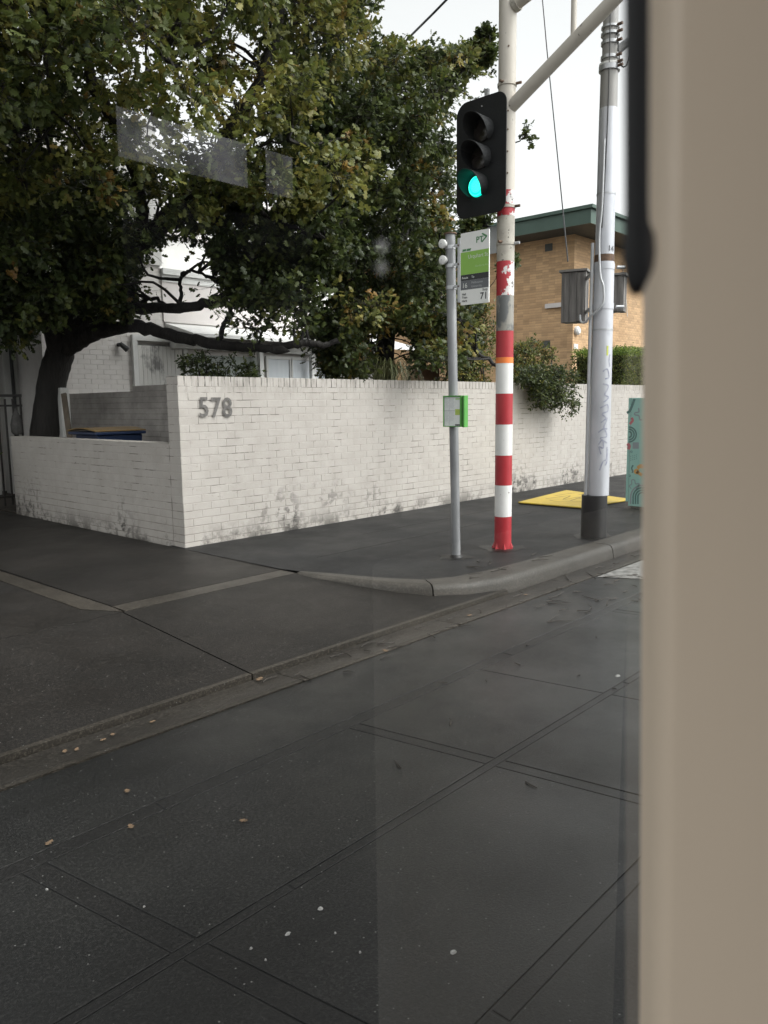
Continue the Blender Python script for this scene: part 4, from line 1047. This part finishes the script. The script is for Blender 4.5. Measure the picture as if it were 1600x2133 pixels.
for v_ in (.07, .24, .44, .60):
    if v_ < .6:
        p = polept(zA - v_ - .03)
        mk('clamp', MB().tube([p-[0,0,.016], p+[0,0,.016]], .052, 16).box(6.04, 6.07, yA+.03, yA+.075, p[2]-.012, p[2]+.012), M['steel'], fs_, smooth=True)
    mk('bolt', MB().tube([SP(-.02, v_+.03, .004), SP(-.02, v_+.03, .016)], .007, 8), M['rust'], fs_)
# grey plate seen behind the sign, fixed to the signal pole
a, b_ = onx(1020, 478, 6.9), onx(1036, 523, 6.9)
gp = setp(mk('back_sign', MB().box(6.88, 6.89, SY+.03, SY+.30, b_[2]-.02, a[2]+.02), M['steel']), 'bare grey metal back of a sign behind the tram stop flag', 'sign')

# timetable case
tc = thing('timetable_case', tuple(polept(1.4)), 'green framed timetable case on the grey stop pole', 'sign')
z0, z1 = onx(945, 889, 6.0)[2], onx(945, 824, 6.0)[2]
y0_, y1_ = onx(925, 857, 6.0)[1], onx(963, 857, 6.0)[1]
M['casegreen'] = mat('case_green', (.09,.33,.06), (.075,.29,.05), 9, .4)
M['paper'] = mat('timetable_paper', (.80,.82,.79), (.72,.75,.73), 40, .5)
mk('back_box', MB().box(6.003, 6.05, y1_, y0_, z0, z1), M['casegreen'], tc, bevel=.003)
fr_ = .012
mk('frame', MB().box(5.985, 6.002, y1_, y1_+fr_*1.5, z0, z1).box(5.985, 6.002, y0_-fr_*.5, y0_, z0, z1).box(5.985, 6.002, y1_+fr_*1.5, y0_-fr_*.5, z1-fr_, z1).box(5.985, 6.002, y1_+fr_*1.5, y0_-fr_*.5, z0, z0+fr_*.5), M['casegreen'], tc)
mk('second_case', MB().box(5.99, 6.05, y1_-.032, y1_-.010, z0-.004, z1), M['casegreen'], tc, bevel=.003)
mk('seam', MB().box(6.0, 6.04, y1_-.0115, y1_-.0005, z0+.005, z1-.005), M['signk'], tc)
pp = mk('paper', MB().box(5.996, 6.001, y1_+.019, y0_-.007, z0+.008, z1-.013), M['paper'], tc)
cw = (y0_-y1_-.026); 
def pr_(name, u0, u1, v0, v1, m): return mk(name, MB().box(5.9948, 5.9957, y0_-.007-cw*u1, y0_-.007-cw*u0, z1-.013-(z1-z0-.021)*v1, z1-.013-(z1-z0-.021)*v0), m, pp)
pr_('grid_line', .0, .66, .46, .475, M['tgrey']); pr_('grid_line', .30, .32, .02, .98, M['tgrey'])
pr_('map', .68, .97, .42, .62, mat('map_green', (.45,.58,.12), (.4,.52,.1), 30, .5)); pr_('map', .70, .97, .04, .10, M['lgreen']); pr_('map', .68, .97, .94, .985, M['signk'])
for i in range(9):
    for (u0, u1) in ((.03,.28),(.35,.63)):
        for v0 in (.05, .50): pr_('print_line', u0, u1-.03*(i % 3), v0+.04*i, v0+.04*i+.008, M['tgrey'])
p = polept(1.28); 

# ------------------------------------------------------------------ silver strain pole
VX, VY = 8.012, 4.06
sv_ = thing('strain_pole', (VX, VY, .13), 'tall silver painted steel pole with black base and graffiti', 'pole')
def zv(py_): return onx(1250, py_, VX)[2]
M['silver'] = mat('silver_paint', (.50,.51,.54), (.60,.61,.645), 3, .38, metal=.25, stretch=(1,1,.3), extra=lambda N,L,v,c,b: mixc(N, L, mul(N,L,nz01(N,L,v,5,.52,.72,5),.5), c, (.30,.32,.37)))
M['oldgrey'] = mat('old_grey_paint', (.27,.265,.26), (.34,.33,.31), 4, .55, metal=.2, stretch=(1,1,.3))
M['blackp'] = mat('black_base_paint', (.010,.010,.011), (.02,.019,.018), 8, .45)
def seg(n_, a, b_, r0, r1, m, root=sv_): return mk(n_, MB().tube([(VX,VY,a),(VX,VY,b_)], [r0,r1], 30), m, root, smooth=True)
zb1 = zv(1031); zk = zv(548); zc = zv(232); zc2 = zv(150)
mk('base_sleeve', MB().tube([(7.985,4.09,.11),(7.985,4.09,zb1)], [.142,.140], 30), M['blackp'], sv_, smooth=True)
seg('shaft', zb1+.001, zk, .116, .106, M['silver'])
seg('rusty_joint', zk+.001, zk+.075, .104, .103, M['rust'])
seg('middle_shaft', zk+.076, zc, .099, .093, M['silver'])
seg('grey_shaft', zc+.001, zc2, .091, .088, M['oldgrey'])
seg('upper_shaft', zc2+.001, 9.5, .078, .07, M['oldgrey'])
for py_, r, h_ in ((150,.108,.05),(142,.105,.02),(128,.092,.03),(98,.092,.03),(80,.095,.025),(66,.093,.02)):
    z = zv(py_); c_ = seg('clamp_ring', z-h_/2, z+h_/2, r, r, M['steel'] if py_ != 142 else M['disc'])
    mk('bolt', MB().tube([(VX-.02,VY-r,z),(VX-.025,VY-r-.05,z)], .016, 8), M['rust'], c_, smooth=True)
for py_, r in ((558,.107),(640,.109)):
    z = zv(py_); c_ = seg('band', z-.03, z+.03, r+.004, r+.004, M['silver'])
    mk('bolt', MB().tube([(VX+.10,VY-.10,z),(VX+.16,VY-.16,z)], .018, 10), M['steel'], c_, smooth=True)
for py_ in (688, 408): seg('thin_band', zv(py_)-.008, zv(py_)+.008, .1125 if py_ > 500 else .100, .1125 if py_ > 500 else .100, M['steel'])
# arm bracket and cable loop near the top right
p = onx(1285, 105, VX); 
mk('side_bracket', MB().tube([(VX+.05,VY-.06,zv(112)),(VX+.15,VY-.35,zv(75)),(VX+.3,VY-.9,zv(40))], [.05,.03,.03], 8), M['steel'], sv_, smooth=True)
lp_ = [onx(1283, 40, VX), onx(1288, 90, VX-.02), onx(1292, 132, VX-.02), onx(1303, 138, VX-.02), onx(1311, 115, VX-.02), onx(1310, 85, VX-.02)]
mk('cable_loop', MB().tube(smooth_path(lp_), .007, 6), M['signk'], sv_, smooth=True)
p_ = -np.array([FWD[0], FWD[1], 0]); p_ /= np.linalg.norm(p_); rt_ = np.array([-p_[1], p_[0], 0])
rt_ = rt_ if rt_ @ R3[:, 0] > 0 else -rt_
def onpole(th, z, r=.117): return np.array([VX, VY, z]) + r*(math.cos(th)*p_ + math.sin(th)*rt_)
dc = [onpole(-.35, zv(1), .085), onpole(-.3, zv(110), .10), onpole(-.3, zv(230), .10), onpole(-.38, zv(330), .102), onpole(-.6, zv(480), .107)]
mk('down_cable', MB().tube(smooth_path(dc), .006, 6), M['signk'], sv_, smooth=True)
M['conduit'] = mat('grey_conduit', (.44,.45,.46), (.52,.53,.54), 6, .4, metal=.2)
cpos = lambda z, r=.142: np.array([VX, VY, z]) - rt_*r + p_*.01
mk('conduit', MB().tube([cpos(zb1-.0), cpos(zv(700), .136), cpos(zv(508), .132)], .019, 14), M['conduit'], sv_, smooth=True)
cb = [onpole(-.55, zv(300), .113), onpole(-.6, zv(430), .118), onpole(-.75, zv(500), .125), onpole(-.55, zv(575), .14), onpole(-.3, zv(600), .145), onpole(-.25, zv(632), .145),
      onpole(-.6, zv(648), .15), onpole(-1.2, zv(662), .17), onpole(-1.5, zv(672), .2), onpole(-1.7, zv(668), .235), onpole(-1.8, zv(655), .24)]
mk('cable', MB().tube(smooth_path(cb), .012, 8), M['conduit'], sv_, smooth=True)
# graffiti, sticker and number wrapped on the shaft
M['graf'] = mat('faded_blue_marker', (.27,.28,.36), (.42,.43,.48), 30, .5)
def stroke(name, pts, w, m, r=.1175, root=sv_):
    P = smooth_path([(a, z, 0) for a, z in pts], 5); mb = MB()
    for i, q_ in enumerate(P):
        d = P[min(i+1,len(P)-1)] - P[max(i-1,0)]; d = d/(np.linalg.norm(d*[r,1,1])+1e-9); nx, nz_ = -d[1]/r, d[0]*r
        rr = r - (q_[1]-zb1)*.004 + .0006
        mb.v += [tuple(onpole(q_[0]+nx*w/2, q_[1]+nz_*w/2, rr)), tuple(onpole(q_[0]-nx*w/2, q_[1]-nz_*w/2, rr))]
    for i in range(len(P)-1): mb.f.append((2*i, 2*i+1, 2*i+3, 2*i+2))
    return mk(name, mb, m, root)
gz0 = zv(975)
rr_ = random.Random(4)
gl = [[(-.1,zv(800)),(.5,zv(805)),(.1,zv(822)),(.55,zv(828)),(0,zv(838))], [(-.3,zv(850)),(.4,zv(843)),(.5,zv(856)),(-.1,zv(862)),(.5,zv(872))],
      [(-.2,zv(880)),(.4,zv(872)),(.1,zv(890)),(.5,zv(893))], [(-.4,zv(900)),(.1,zv(893)),(.45,zv(908)),(-.2,zv(912)),(.5,zv(922))],
      [(-.35,zv(925)),(.0,zv(915)),(.1,zv(932)),(-.3,zv(930)),(-.1,zv(945))], [(.55,zv(935)),(.45,zv(955)),(.1,zv(960)),(-.2,zv(978))],
      [(.5,zv(930)),(.55,zv(958)),(.35,zv(968)),(.62,zv(955))], [(-.15,zv(775)),(.3,zv(770)),(.55,zv(786)),(.1,zv(790))], [(.6,zv(740)),(.5,zv(752)),(.65,zv(765))]]
for g_ in gl: stroke('graffiti_stroke', g_, .016, M['graf'])
stroke('sticker', [(.28,zv(742)),(.28,zv(722))], .022, mat('lime_sticker', (.55,.6,.12), None, rough=.5))
for i, (th, s_) in enumerate(((.22,'1'),(.62,'4'))):
    c = onpole(th, zv(528), .102); n_ = math.cos(th)*p_ + math.sin(th)*rt_; u_ = np.cross(Zv, n_)
    text('number', s_, .085, c, u_, Zv, M['signk'], sv_, 'CENTER', .003)

# wooden boxes on the pole
M['wood'] = mat('weathered_grey_wood', (.10,.095,.09), (.27,.255,.24), 5, .8, stretch=(7,7,.5), bump=.004, bscale=30, lo=.3, hi=.7)
M['wood2'] = mat('pale_wood_roof', (.30,.29,.27), (.20,.19,.18), 6, .8)
def wbox(cpx, zt, zb_, hw, hd, dep, yaw, label):
    c = at(cpx, 600, dep); c[2] = 0
    ax = np.array([math.cos(yaw), math.sin(yaw), 0]); ay = np.array([-ax[1], ax[0], 0])
    rt = thing('wooden_box', (c[0], c[1], zb_), label, 'box')
    cc = np.array([c[0], c[1], (zt+zb_)/2]); hh = (zt-zb_)/2
    mk('carcass', MB().obox(cc, ax, ay, Zv, hw-.012, hd-.012, hh-.004), M['eave'], rt)
    for (n_, t_, wd, od) in ((ax, ay, hd, hw), (-ax, ay, hd, hw), (ay, ax, hw, hd), (-ay, ax, hw, hd)):
        k = 3; w_ = 2*wd/k
        for i in range(k):
            o_ = cc + n_*od + t_*(-wd + w_*(i+.5))
            mk('plank', MB().obox(o_ + n_*rr_.uniform(-.002,.003), t_, n_, Zv, w_/2-.002, .011, hh - rr_.uniform(0,.012)), M['wood'], rt)
    mk('roof', MB().obox(cc + Zv*(hh+.015), ax, ay, Zv, hw+.035, hd+.035, .012), M['wood2'], rt)
    return rt, ax, ay, cc
yaw0 = math.atan2(FWD[1], FWD[0])
zt_, zb_ = zv(552), zv(662)
b1 = wbox(1198, zt_, zb_, .10, .125, 8.95, 0.30, 'weathered grey wooden box hung on the left of the silver pole')
b2 = wbox(1284, zv(556), zv(636), .10, .09, 9.12, 0.28, 'narrow wooden box tucked behind the right side of the silver pole')
for z in (zv(566), zv(640)):
    mk('mount_bracket', MB().tube([b1[3]*[1,1,0]+[0,0,z]+rt_*.12, np.array([VX,VY,z])-rt_*.11], .022, 6), M['steel'], sv_)

# ------------------------------------------------------------------ wires
def wire(pts, r, label):
    b = MB().tube(smooth_path(pts, 4), r, 5); setp(mk('overhead_wire', b, M['signk']), label, 'wire')
wire([at(1105,-260,12), at(1130,0,11), at(1140,110,10.6), at(1155,260,10.1), at(1183,545,9.0)], .008, 'thin dark wire dropping to the wooden box between the poles')
wire([at(700,238,16), at(835,96,14), at(930,0,13), at(1100,-180,12)], .02, 'thick cable rising out of the dark oak crown')
wire([at(1240,482,24), at(1300,477,25), at(1345,482,26)], .015, 'thin line in front of the green fascia beside the window rubber')

# ------------------------------------------------------------------ yellow trench cover, cabinet
M['ycov'] = mat('yellow_cover', (.56,.40,.05), (.46,.33,.055), 5, .5, coord='World')
yc = thing('trench_cover', (10.9, 5.95, .13), 'yellow trench cover plate lying on the footpath by the cabinet', 'cover')
cor = [onz(1079,1047,.15)[:2], onz(1212,1058,.15)[:2], onz(1316,1041,.15)[:2], onz(1180,1022,.15)[:2]]
mk('plate', MB().add([(x,y,.142) for x, y in cor] + [(x,y,.162) for x, y in cor], [(0,1,2,3),(4,7,6,5)][:1] + [(7,6,5,4)] + [(i,i+4,(i+1)%4+4,(i+1)%4) for i in range(4)]), M['ycov'], yc, bevel=.006)
cc_ = np.mean(cor, axis=0); cin = [cc_ + (c-cc_)*.985 for c in cor]
mk('rubber_edge', MB().add([(x,y,.128) for x, y in cin] + [(x,y,.1415) for x, y in cin], [(0,1,2,3),(7,6,5,4)] + [(i,i+4,(i+1)%4+4,(i+1)%4) for i in range(4)]), M['signk'], yc)
o0 = np.array([cor[0][0], cor[0][1]]); e1 = (cor[1]-cor[0]); e2 = (cor[3]-cor[0])
def on_cov(a, b_): q_ = o0 + e1*a + e2*b_; return (q_[0], q_[1], .1626)
for pts in ([(.2,.3),(.35,.62),(.45,.35),(.55,.6),(.6,.3)], [(.3,.25),(.5,.2),(.75,.3),(.8,.55),(.6,.7),(.4,.75)], [(.62,.45),(.7,.75),(.78,.4)], [(.15,.55),(.28,.82),(.42,.85),(.6,.88)]):
    P = smooth_path([on_cov(*p) for p in pts], 5); mb = MB()
    for i, q_ in enumerate(P):
        d = P[min(i+1,len(P)-1)]-P[max(i-1,0)]; d = d/np.linalg.norm(d); s = np.array([-d[1], d[0], 0])*.012; mb.v += [tuple(q_-s), tuple(q_+s)]
    for i in range(len(P)-1): mb.f.append((2*i, 2*i+1, 2*i+3, 2*i+2))
    mk('scribble', mb, M['signk'] if False else mat('faded_black_marker', (.16,.12,.03), None, rough=.6), yc)

M['teal'] = mat('teal_cabinet_paint', (.26,.52,.47), (.29,.55,.50), 3, .45, coord='World')
KX = 10.45; ky0 = onx(1306, 950, KX)[1]; kz0, kz1 = onx(1315, 1054, KX)[2], onx(1315, 829, KX)[2]
cbn = thing('signal_cabinet', (KX+.3, ky0-.35, .13), 'teal roadside cabinet with a painted leaf and arch pattern', 'cabinet')
kyd = onx(1311.5, 950, KX)[1]
mk('side_panel', MB().box(KX-.001, KX+.5, kyd+.004, ky0, kz0+.06, kz1), M['teal'], cbn)
bd = mk('body', MB().box(KX, KX+.5, kyd-.72, kyd, kz0, kz1), M['teal'], cbn, bevel=.004)
mk('seam', MB().box(KX+.003, KX+.4, kyd+.0005, kyd+.0035, kz0+.06, kz1), M['signk'], cbn)
mk('plinth', MB().box(KX+.02, KX+.48, kyd-.70, kyd-.03, .131, kz0-.001), M['eave'], cbn)
M['aqua'] = mat('dark_teal_print', (.05,.16,.16), (.06,.18,.175), 12, .5); M['pink'] = mat('pink_print', (.50,.13,.16), None, rough=.5)
M['omb'] = mat('orange_print', (.62,.33,.08), None, rough=.5); M['lav'] = mat('grey_lilac_print', (.25,.30,.33), (.22,.27,.30), 8, rough=.5)
def K(px_, py_, o=.0015): q_ = onx(px_, py_, KX); return np.array([KX-o, q_[1], q_[2]])
def kstroke(name, pts, w, m, o=.0015, closed=False):
    P = smooth_path([K(*p, o) for p in pts], 5); mb = MB()
    for i, q_ in enumerate(P):
        d = P[min(i+1,len(P)-1)]-P[max(i-1,0)]; d = d/(np.linalg.norm(d)+1e-9); s = np.array([0, -d[2], d[1]])*w/2; mb.v += [tuple(q_-s), tuple(q_+s)]
    for i in range(len(P)-1): mb.f.append((2*i, 2*i+1, 2*i+3, 2*i+2))
    return mk(name, mb, m, bd)
def arc(cx, cy, r, a0, a1, n=12): return [(cx + r*math.cos(math.radians(a0+(a1-a0)*i/n)), cy - r*math.sin(math.radians(a0+(a1-a0)*i/n))) for i in range(n+1)]
for r in (6, 11, 15.5): kstroke('arch_print', arc(1310, 905, r, -90, 90), .022, M['aqua'])
for r in (9, 14, 19, 24): kstroke('arch_print', [(1338-r, 1050)] + arc(1338, 1035, r, 180, 0), .022, M['aqua'] if r != 24 else M['lav'])
kstroke('stripe_print', [(1322,831),(1317,845),(1312,856),(1306,860)], .035, M['aqua'])
kstroke('worm_print', [(1330,850),(1331,858),(1323,860),(1323,864),(1331,866),(1333,874),(1338,874)], .02, M['lav'])
kstroke('leaf_print', [(1316,870),(1318,876),(1314,881),(1313,884)], .035, M['pink']); kstroke('leaf_print', [(1307,924),(1311,929),(1309,936)], .045, M['pink'])
kstroke('leaf_print', [(1319,969),(1316,975),(1318,981),(1317,985)], .022, M['aqua'])
kstroke('panel_print', [(1318,928),(1331,928)], .09, M['lav']); 
kstroke('flower_print', arc(1326,982,3.5,0,360), .03, M['omb']); kstroke('flower_print', [(1328,975),(1336,970),(1340,975)], .05, M['omb']); kstroke('flower_print', [(1326,982),(1338,990)], .045, M['omb'])
kstroke('blob_print', [(1315,1018),(1311,1012),(1316,1008),(1316,1000),(1322,1000),(1324,1008),(1331,1007),(1330,1013),(1326,1016),(1327,1022)], .014, M['lav'])
for cx, cy in ((1315.5,941),(1312,991)): kstroke('ring_print', arc(cx, cy, 1.8, 0, 360), .008, M['aqua'])
for i in range(4):
    for j in range(3): kstroke('dash_print', [(1313+i*4, 951-i+j*4), (1315+i*4, 950-i+j*4)], .007, M['aqua'])

M['patchk'] = asphalt('dark_repair_patch', (.004,.004,.004), (.009,.009,.0088), .4, .6, 120, .004, wet=.2)
for (cx, cy, r_) in ((SX, SY, .24), (PX_, PY_, .17), (7.99, 4.08, .27)):
    pts = [(cx + r_*RNG.uniform(.7, 1.25)*math.cos(2*PI*i/18), min(cy + r_*RNG.uniform(.7, 1.2)*math.sin(2*PI*i/18), 7.1)) for i in range(18)]
    pts = [(x, max(y, 3.955)) for x, y in pts]
    mk('repair_patch', MB().sheet([(x, y, .1335) for x, y in pts]), M['patchk'], foot)
# ------------------------------------------------------------------ litter
M['deadtwig'] = mat('wet_dead_twig', (.018,.014,.011), (.035,.028,.02), 20, .7)
lit = MB()
def twig_at(x, y, z, ln, az):
    P = [np.array([x, y, z])]; a = az
    for i in range(3):
        a += RNG.normal(0, .35); P.append(P[-1] + np.array([math.cos(a), math.sin(a), 0])*ln/3 + [0,0,RNG.uniform(-.002,.004)])
    P = [p*[1,1,0]+[0,0,max(p[2], z)] for p in P]
    lit.tube(P, [.004,.0035,.003,.0015], 4, cap=False)
for _ in range(60): twig_at(RNG.uniform(5.0,8.5), RNG.uniform(2.75,3.55), .006, RNG.uniform(.05,.28), RNG.normal(0,.6))
for _ in range(22): twig_at(RNG.uniform(2.6,5.2), RNG.uniform(3.3,3.6), .006, RNG.uniform(.05,.2), RNG.normal(0,.5))
for _ in range(12): twig_at(RNG.uniform(5.3,6.6), RNG.uniform(3.85,4.3), .139, RNG.uniform(.08,.3), RNG.normal(0,.6))
for _ in range(40): twig_at(RNG.uniform(6.0,7.2), RNG.uniform(2.2,2.8), .006, RNG.uniform(.04,.15), RNG.uniform(0,6))
for _ in range(14): twig_at(RNG.uniform(2.2,5), RNG.uniform(1.6,2.8), .004, RNG.uniform(.03,.08), RNG.uniform(0,6))
setp(mk('twig_litter', lit, M['deadtwig']), kind='stuff')
M['lf_or'] = mat('fallen_leaf_orange', (.20,.13,.075), (.10,.07,.045), 30, .6); M['lf_wh'] = mat('pale_petal', (.36,.355,.34), None, rough=.6)
T0, F0 = LT['oak']
def fallen(px_, py_, z, s, m, label, group=None, az=None):
    p = onz(px_, py_, z); a = RNG.uniform(0, 6.28) if az is None else az; ca, sa = math.cos(a), math.sin(a)
    V = [((x*ca - (y-.5)*sa)*s + p[0], (x*sa + (y-.5)*ca)*s + p[1], z + .006 + (zz+.2)*s*.3) for x, y, zz in T0]
    setp(mk('fallen_leaf', MB().add(V, F0), m), label, 'leaf', group)
g1, g2 = 'small tan leaves fallen on the road', 'tiny pale petals on the near road'
for x, y in ((265,1650),(103,1758),(508,1712),(273,1724)): fallen(x, y, 0, .036, M['lf_or'], 'small tan leaf lying on the dark wet road slabs, clear of the gutter', g1)
fallen(541, 1416, 0, .06, M['lf_or'], 'orange leaf in the gutter below the driveway slab joint', g1)
for x, y in ((160,1563),(135,1567),(235,1532),(215,1543),(318,1505)): fallen(x, y, 0, .035, M['lf_or'], 'tan leaf lying in the gutter channel', 'tan leaves in the gutter')
for x, y in ((160,1310),(803,1357),(978,1283),(1095,1240)): fallen(x, y, dz(4) if y == 1310 else 0, .05, M['lf_or'], 'single tan leaf on pale wet ground', 'scattered single tan leaves')
for x, y, s in ((668,1893,.022),(600,1946,.022),(523,1977,.012),(553,2001,.010),(97,1854,.012),(945,1984,.024),(698,1945,.012),(1287,1408,.05),(750,1985,.009),(300,1890,.01)):
    p = onz(x, y, 0); b = MB(); k = 7
    pts = [(p[0]+s*.5*math.cos(2*PI*i/k)*RNG.uniform(.6,1.2), p[1]+s*.4*math.sin(2*PI*i/k)*RNG.uniform(.6,1.2)) for i in range(k)]
    b.add([(a, c, .001) for a, c in pts] + [((a+p[0])/2, (c+p[1])/2, .006) for a, c in pts], [tuple(range(k, 2*k))] + [(i, (i+1) % k, (i+1) % k + k, i+k) for i in range(k)])
    setp(mk('petal', b, M['lf_wh']), 'tiny white petal on the dark near asphalt', 'petal', g2)

# ------------------------------------------------------------------ tram the picture is taken from
GY = .085
tr = thing('tram', (0, -1.0, .3), 'tram interior with beige window pillar and black rubber, at the right edge', 'tram')
M['beigep'] = mat('beige_tram_plastic', (.78,.655,.51), (.75,.63,.49), 3, .5)
M['trgrey'] = mat('dark_tram_panel', (.07,.07,.075), (.09,.09,.09), 3, .7)
M['trfloor'] = mat('tram_floor', (.05,.05,.05), (.035,.035,.035), 6, .7)
M['trcream'] = mat('cream_tram_panel', (.55,.52,.46), (.50,.47,.42), 3, .6)
gt = bpy.data.materials.new('reflection_tint_glass'); gt.use_nodes = True  # uneven tint added to dim and break up the reflected sky patches
N = gt.node_tree.nodes; L = gt.node_tree.links; N.remove(N['Principled BSDF'])
tt = N.new('ShaderNodeBsdfTransparent'); g_ = N.new('ShaderNodeNewGeometry')
L.new(mixc(N, L, nz01(N, L, g_.outputs['Position'], 4.5, .38, .62, 4), (.45,.45,.47), (.80,.80,.82)), tt.inputs[0]); L.new(tt.outputs[0], N['Material Output'].inputs['Surface'])
M['rubber'] = mat('black_rubber', (.006,.006,.007), (.010,.010,.010), 10, .6)
pe = ony(1349, 1066, .084)[0]; _pz = ony(1349, 1066, .084)[2]; _r = ray(1398, 1066); pf = pe * _r[1] / _r[0]
# pillar with rounded window edge
prof = [(pe+.5, pf)] + [(pe+.006-.006*math.sin(a), pf+.006-.006*math.cos(a)) for a in [PI/2*i/6 for i in range(7)]] + [(pe, .0855), (pe+.5, .0855)]
_a, _b = ony(1356, 0, .084), ony(1343, 2133, .084); lean = (_a[0]-_b[0]) / (_a[2]-_b[2])
mk('pillar', MB().prism([(x, y) for x, y in prof], (lean*(.9-_pz),0,.9), (1,0,0), (0,1,0), (lean*1.6,0,1.6)), M['beigep'], tr, smooth=True)
ga = ony(1326, 0, .058); gb = ony(1326, 560, .058)
gpts = [(ga[0], .058, ga[2]+.12), (ga[0], .058, gb[2]+.01), (gb[0]-.0005, .058, gb[2])]
rx = .0022
b = MB()
for i, (zz, w) in enumerate(((2.0, 1.), (gb[2]+.01, 1.), (gb[2]+.002, 1.15), (gb[2]-.002, .95), (gb[2]-.0042, .45))):
    for k in range(12):
        a = 2*PI*k/12; b.v.append((gb[0] + (ga[0]-gb[0])*(zz-gb[2])/(ga[2]-gb[2]) + .0008*w*math.cos(a), 0.058 + .0021*w*math.sin(a), zz))
for i in range(4):
    for k in range(12): b.f.append((i*12+k, i*12+(k+1) % 12, (i+1)*12+(k+1) % 12, (i+1)*12+k))
b.f.append(tuple(48+k for k in range(12)))
mk('rubber_strip', b, M['rubber'], tr, smooth='all')
lb = ony(1344, 525, .058)
b = MB(); 
for i in range(7):
    a = -PI/2 + PI*i/6; b_r = .0020*math.cos(a)+.0001
    for k in range(10):
        q_ = 2*PI*k/10; b.v.append((lb[0]+.0003 + b_r*.8*math.cos(q_), .0585 + b_r*math.sin(q_), lb[2] + .0052*math.sin(a)))
for i in range(6):
    for k in range(10): b.f.append((i*10+k, i*10+(k+1) % 10, (i+1)*10+(k+1) % 10, (i+1)*10+k))
mk('rubber_knob', b, mat('brown_rubber', (.03,.018,.01), None, rough=.6), tr, smooth='all')
# glass
gm = bpy.data.materials.new('window_glass'); gm.use_nodes = True
N = gm.node_tree.nodes; L = gm.node_tree.links; N.remove(N['Principled BSDF'])
tp_ = N.new('ShaderNodeBsdfTransparent'); tp_.inputs[0].default_value = (.93,.95,.94,1)
gls = N.new('ShaderNodeBsdfGlossy'); gls.inputs['Roughness'].default_value = .0
fr = N.new('ShaderNodeFresnel'); fr.inputs['IOR'].default_value = 1.5
mx = N.new('ShaderNodeMixShader'); L.new(fr.outputs[0], mx.inputs[0]); L.new(tp_.outputs[0], mx.inputs[1]); L.new(gls.outputs[0], mx.inputs[2]); L.new(mx.outputs[0], N['Material Output'].inputs['Surface'])
pane = mk('window_pane', MB().add([(-1.2,GY,.95),(pe-.0005+lean*(.95-_pz),GY,.95),(pe-.0005+lean*(2.3-_pz),GY,2.3),(-1.2,GY,2.3)], [(0,1,2,3)]), gm, tr)
# smear on the glass
sm = bpy.data.materials.new('glass_smear'); sm.use_nodes = True
N = sm.node_tree.nodes; L = sm.node_tree.links; b_ = N['Principled BSDF']; b_.inputs['Base Color'].default_value = (.85,.85,.85,1); b_.inputs['Alpha'].default_value = .42
for (cx, cy, w, h) in ((797, 512, 20, 24), (795, 557, 17, 26)):
    c = ony(cx, cy, GY-.0008); e = ony(cx+w, cy, GY-.0008); f_ = ony(cx, cy-h, GY-.0008)
    mb = MB().add([c + (e-c)*.55*math.cos(t) + (f_-c)*.55*math.sin(t) for t in [2*PI*i/18 for i in range(18)]], [tuple(range(18))])
    mk('smear', mb, sm, pane)
# body: near side below and above the window, far side with openings, floor, ceiling, ends
X0, X1, YF = -5.0, 6.0, -2.0
mk('side_panel', MB().box(X0, X1, .09, .14, .25, .95).box(X0, X1, .09, .14, 2.3, 2.75).box(pe+.5, pe+.6, .09, .14, .95, 2.3).box(2.4, 2.7, .09, .14, .95, 2.3).box(-1.5, -1.2, .09, .14, .95, 2.3).box(X0, -4.6, .09, .14, .95, 2.3).box(5.0, X1, .09, .14, .95, 2.3), M['trcream'], tr)
mk('floor', MB().box(X0, X1, YF, .09, .25, .32), M['trfloor'], tr)
mk('ceiling', MB().box(X0, X1, YF, .14, 2.75, 2.8), M['trcream'], tr)
mk('veil_panel', MB().box(.535, 1.03, -.34, -.30, .33, 1.50), M['trcream'], tr, bevel=.01)  # unseen pale panel added to reflect a veil in the lower right pane
mk('end_wall', MB().box(X1, X1+.05, YF, .14, .25, 2.8), M['trgrey'], tr)
mk('end_wall', MB().box(X0-.05, X0, YF, .14, .25, 2.8), M['trgrey'], tr)
far = MB()
def hole_wall(mb, xs, zs, holes, y0, y1):
    for i in range(len(xs)-1):
        for j in range(len(zs)-1):
            cx, cz = (xs[i]+xs[i+1])/2, (zs[j]+zs[j+1])/2
            if any(h[0] < cx < h[1] and h[2] < cz < h[3] for h in holes): continue
            mb.box(xs[i], xs[i+1], y0, y1, zs[j], zs[j+1])
holes = [(-4.6, .74, .62, 2.70), (1.25, 1.76, 2.37, 2.53), (1.80, 1.965, 2.37, 2.53), (1.25, 2.05, 1.35, 2.30)]  # first opening is out of view, enlarged to throw light on the pillar
xs = sorted({X0, X1, *[h[0] for h in holes], *[h[1] for h in holes]}); zs_ = sorted({.25, 2.8, *[h[2] for h in holes], *[h[3] for h in holes]})
hole_wall(far, xs, zs_, holes, YF-.05, YF)
for h in holes[1:3]: mk('top_window', MB().box(h[0], h[1], YF-.03, YF-.026, h[2], h[3]), gt, tr)
mk('far_side', far, M['trgrey'], tr)
g2t = gt.copy(); g2t.name = 'veil_tint_glass'  # dark tint stands in for a dim street, leaving a faint veil
for nd in g2t.node_tree.nodes:
    if nd.type == 'MIX': nd.inputs[6].default_value = (.06,.06,.066,1); nd.inputs[7].default_value = (.17,.17,.18,1)
mk('opposite_window', MB().box(1.25, 2.05, YF-.03, YF-.026, 1.35, 2.30), g2t, tr)
mk('veil_dado', MB().box(2.4, X1, YF+.001, YF+.02, .33, .93), M['trcream'], tr)  # unseen cream panel put in to brighten the reflection in the pane
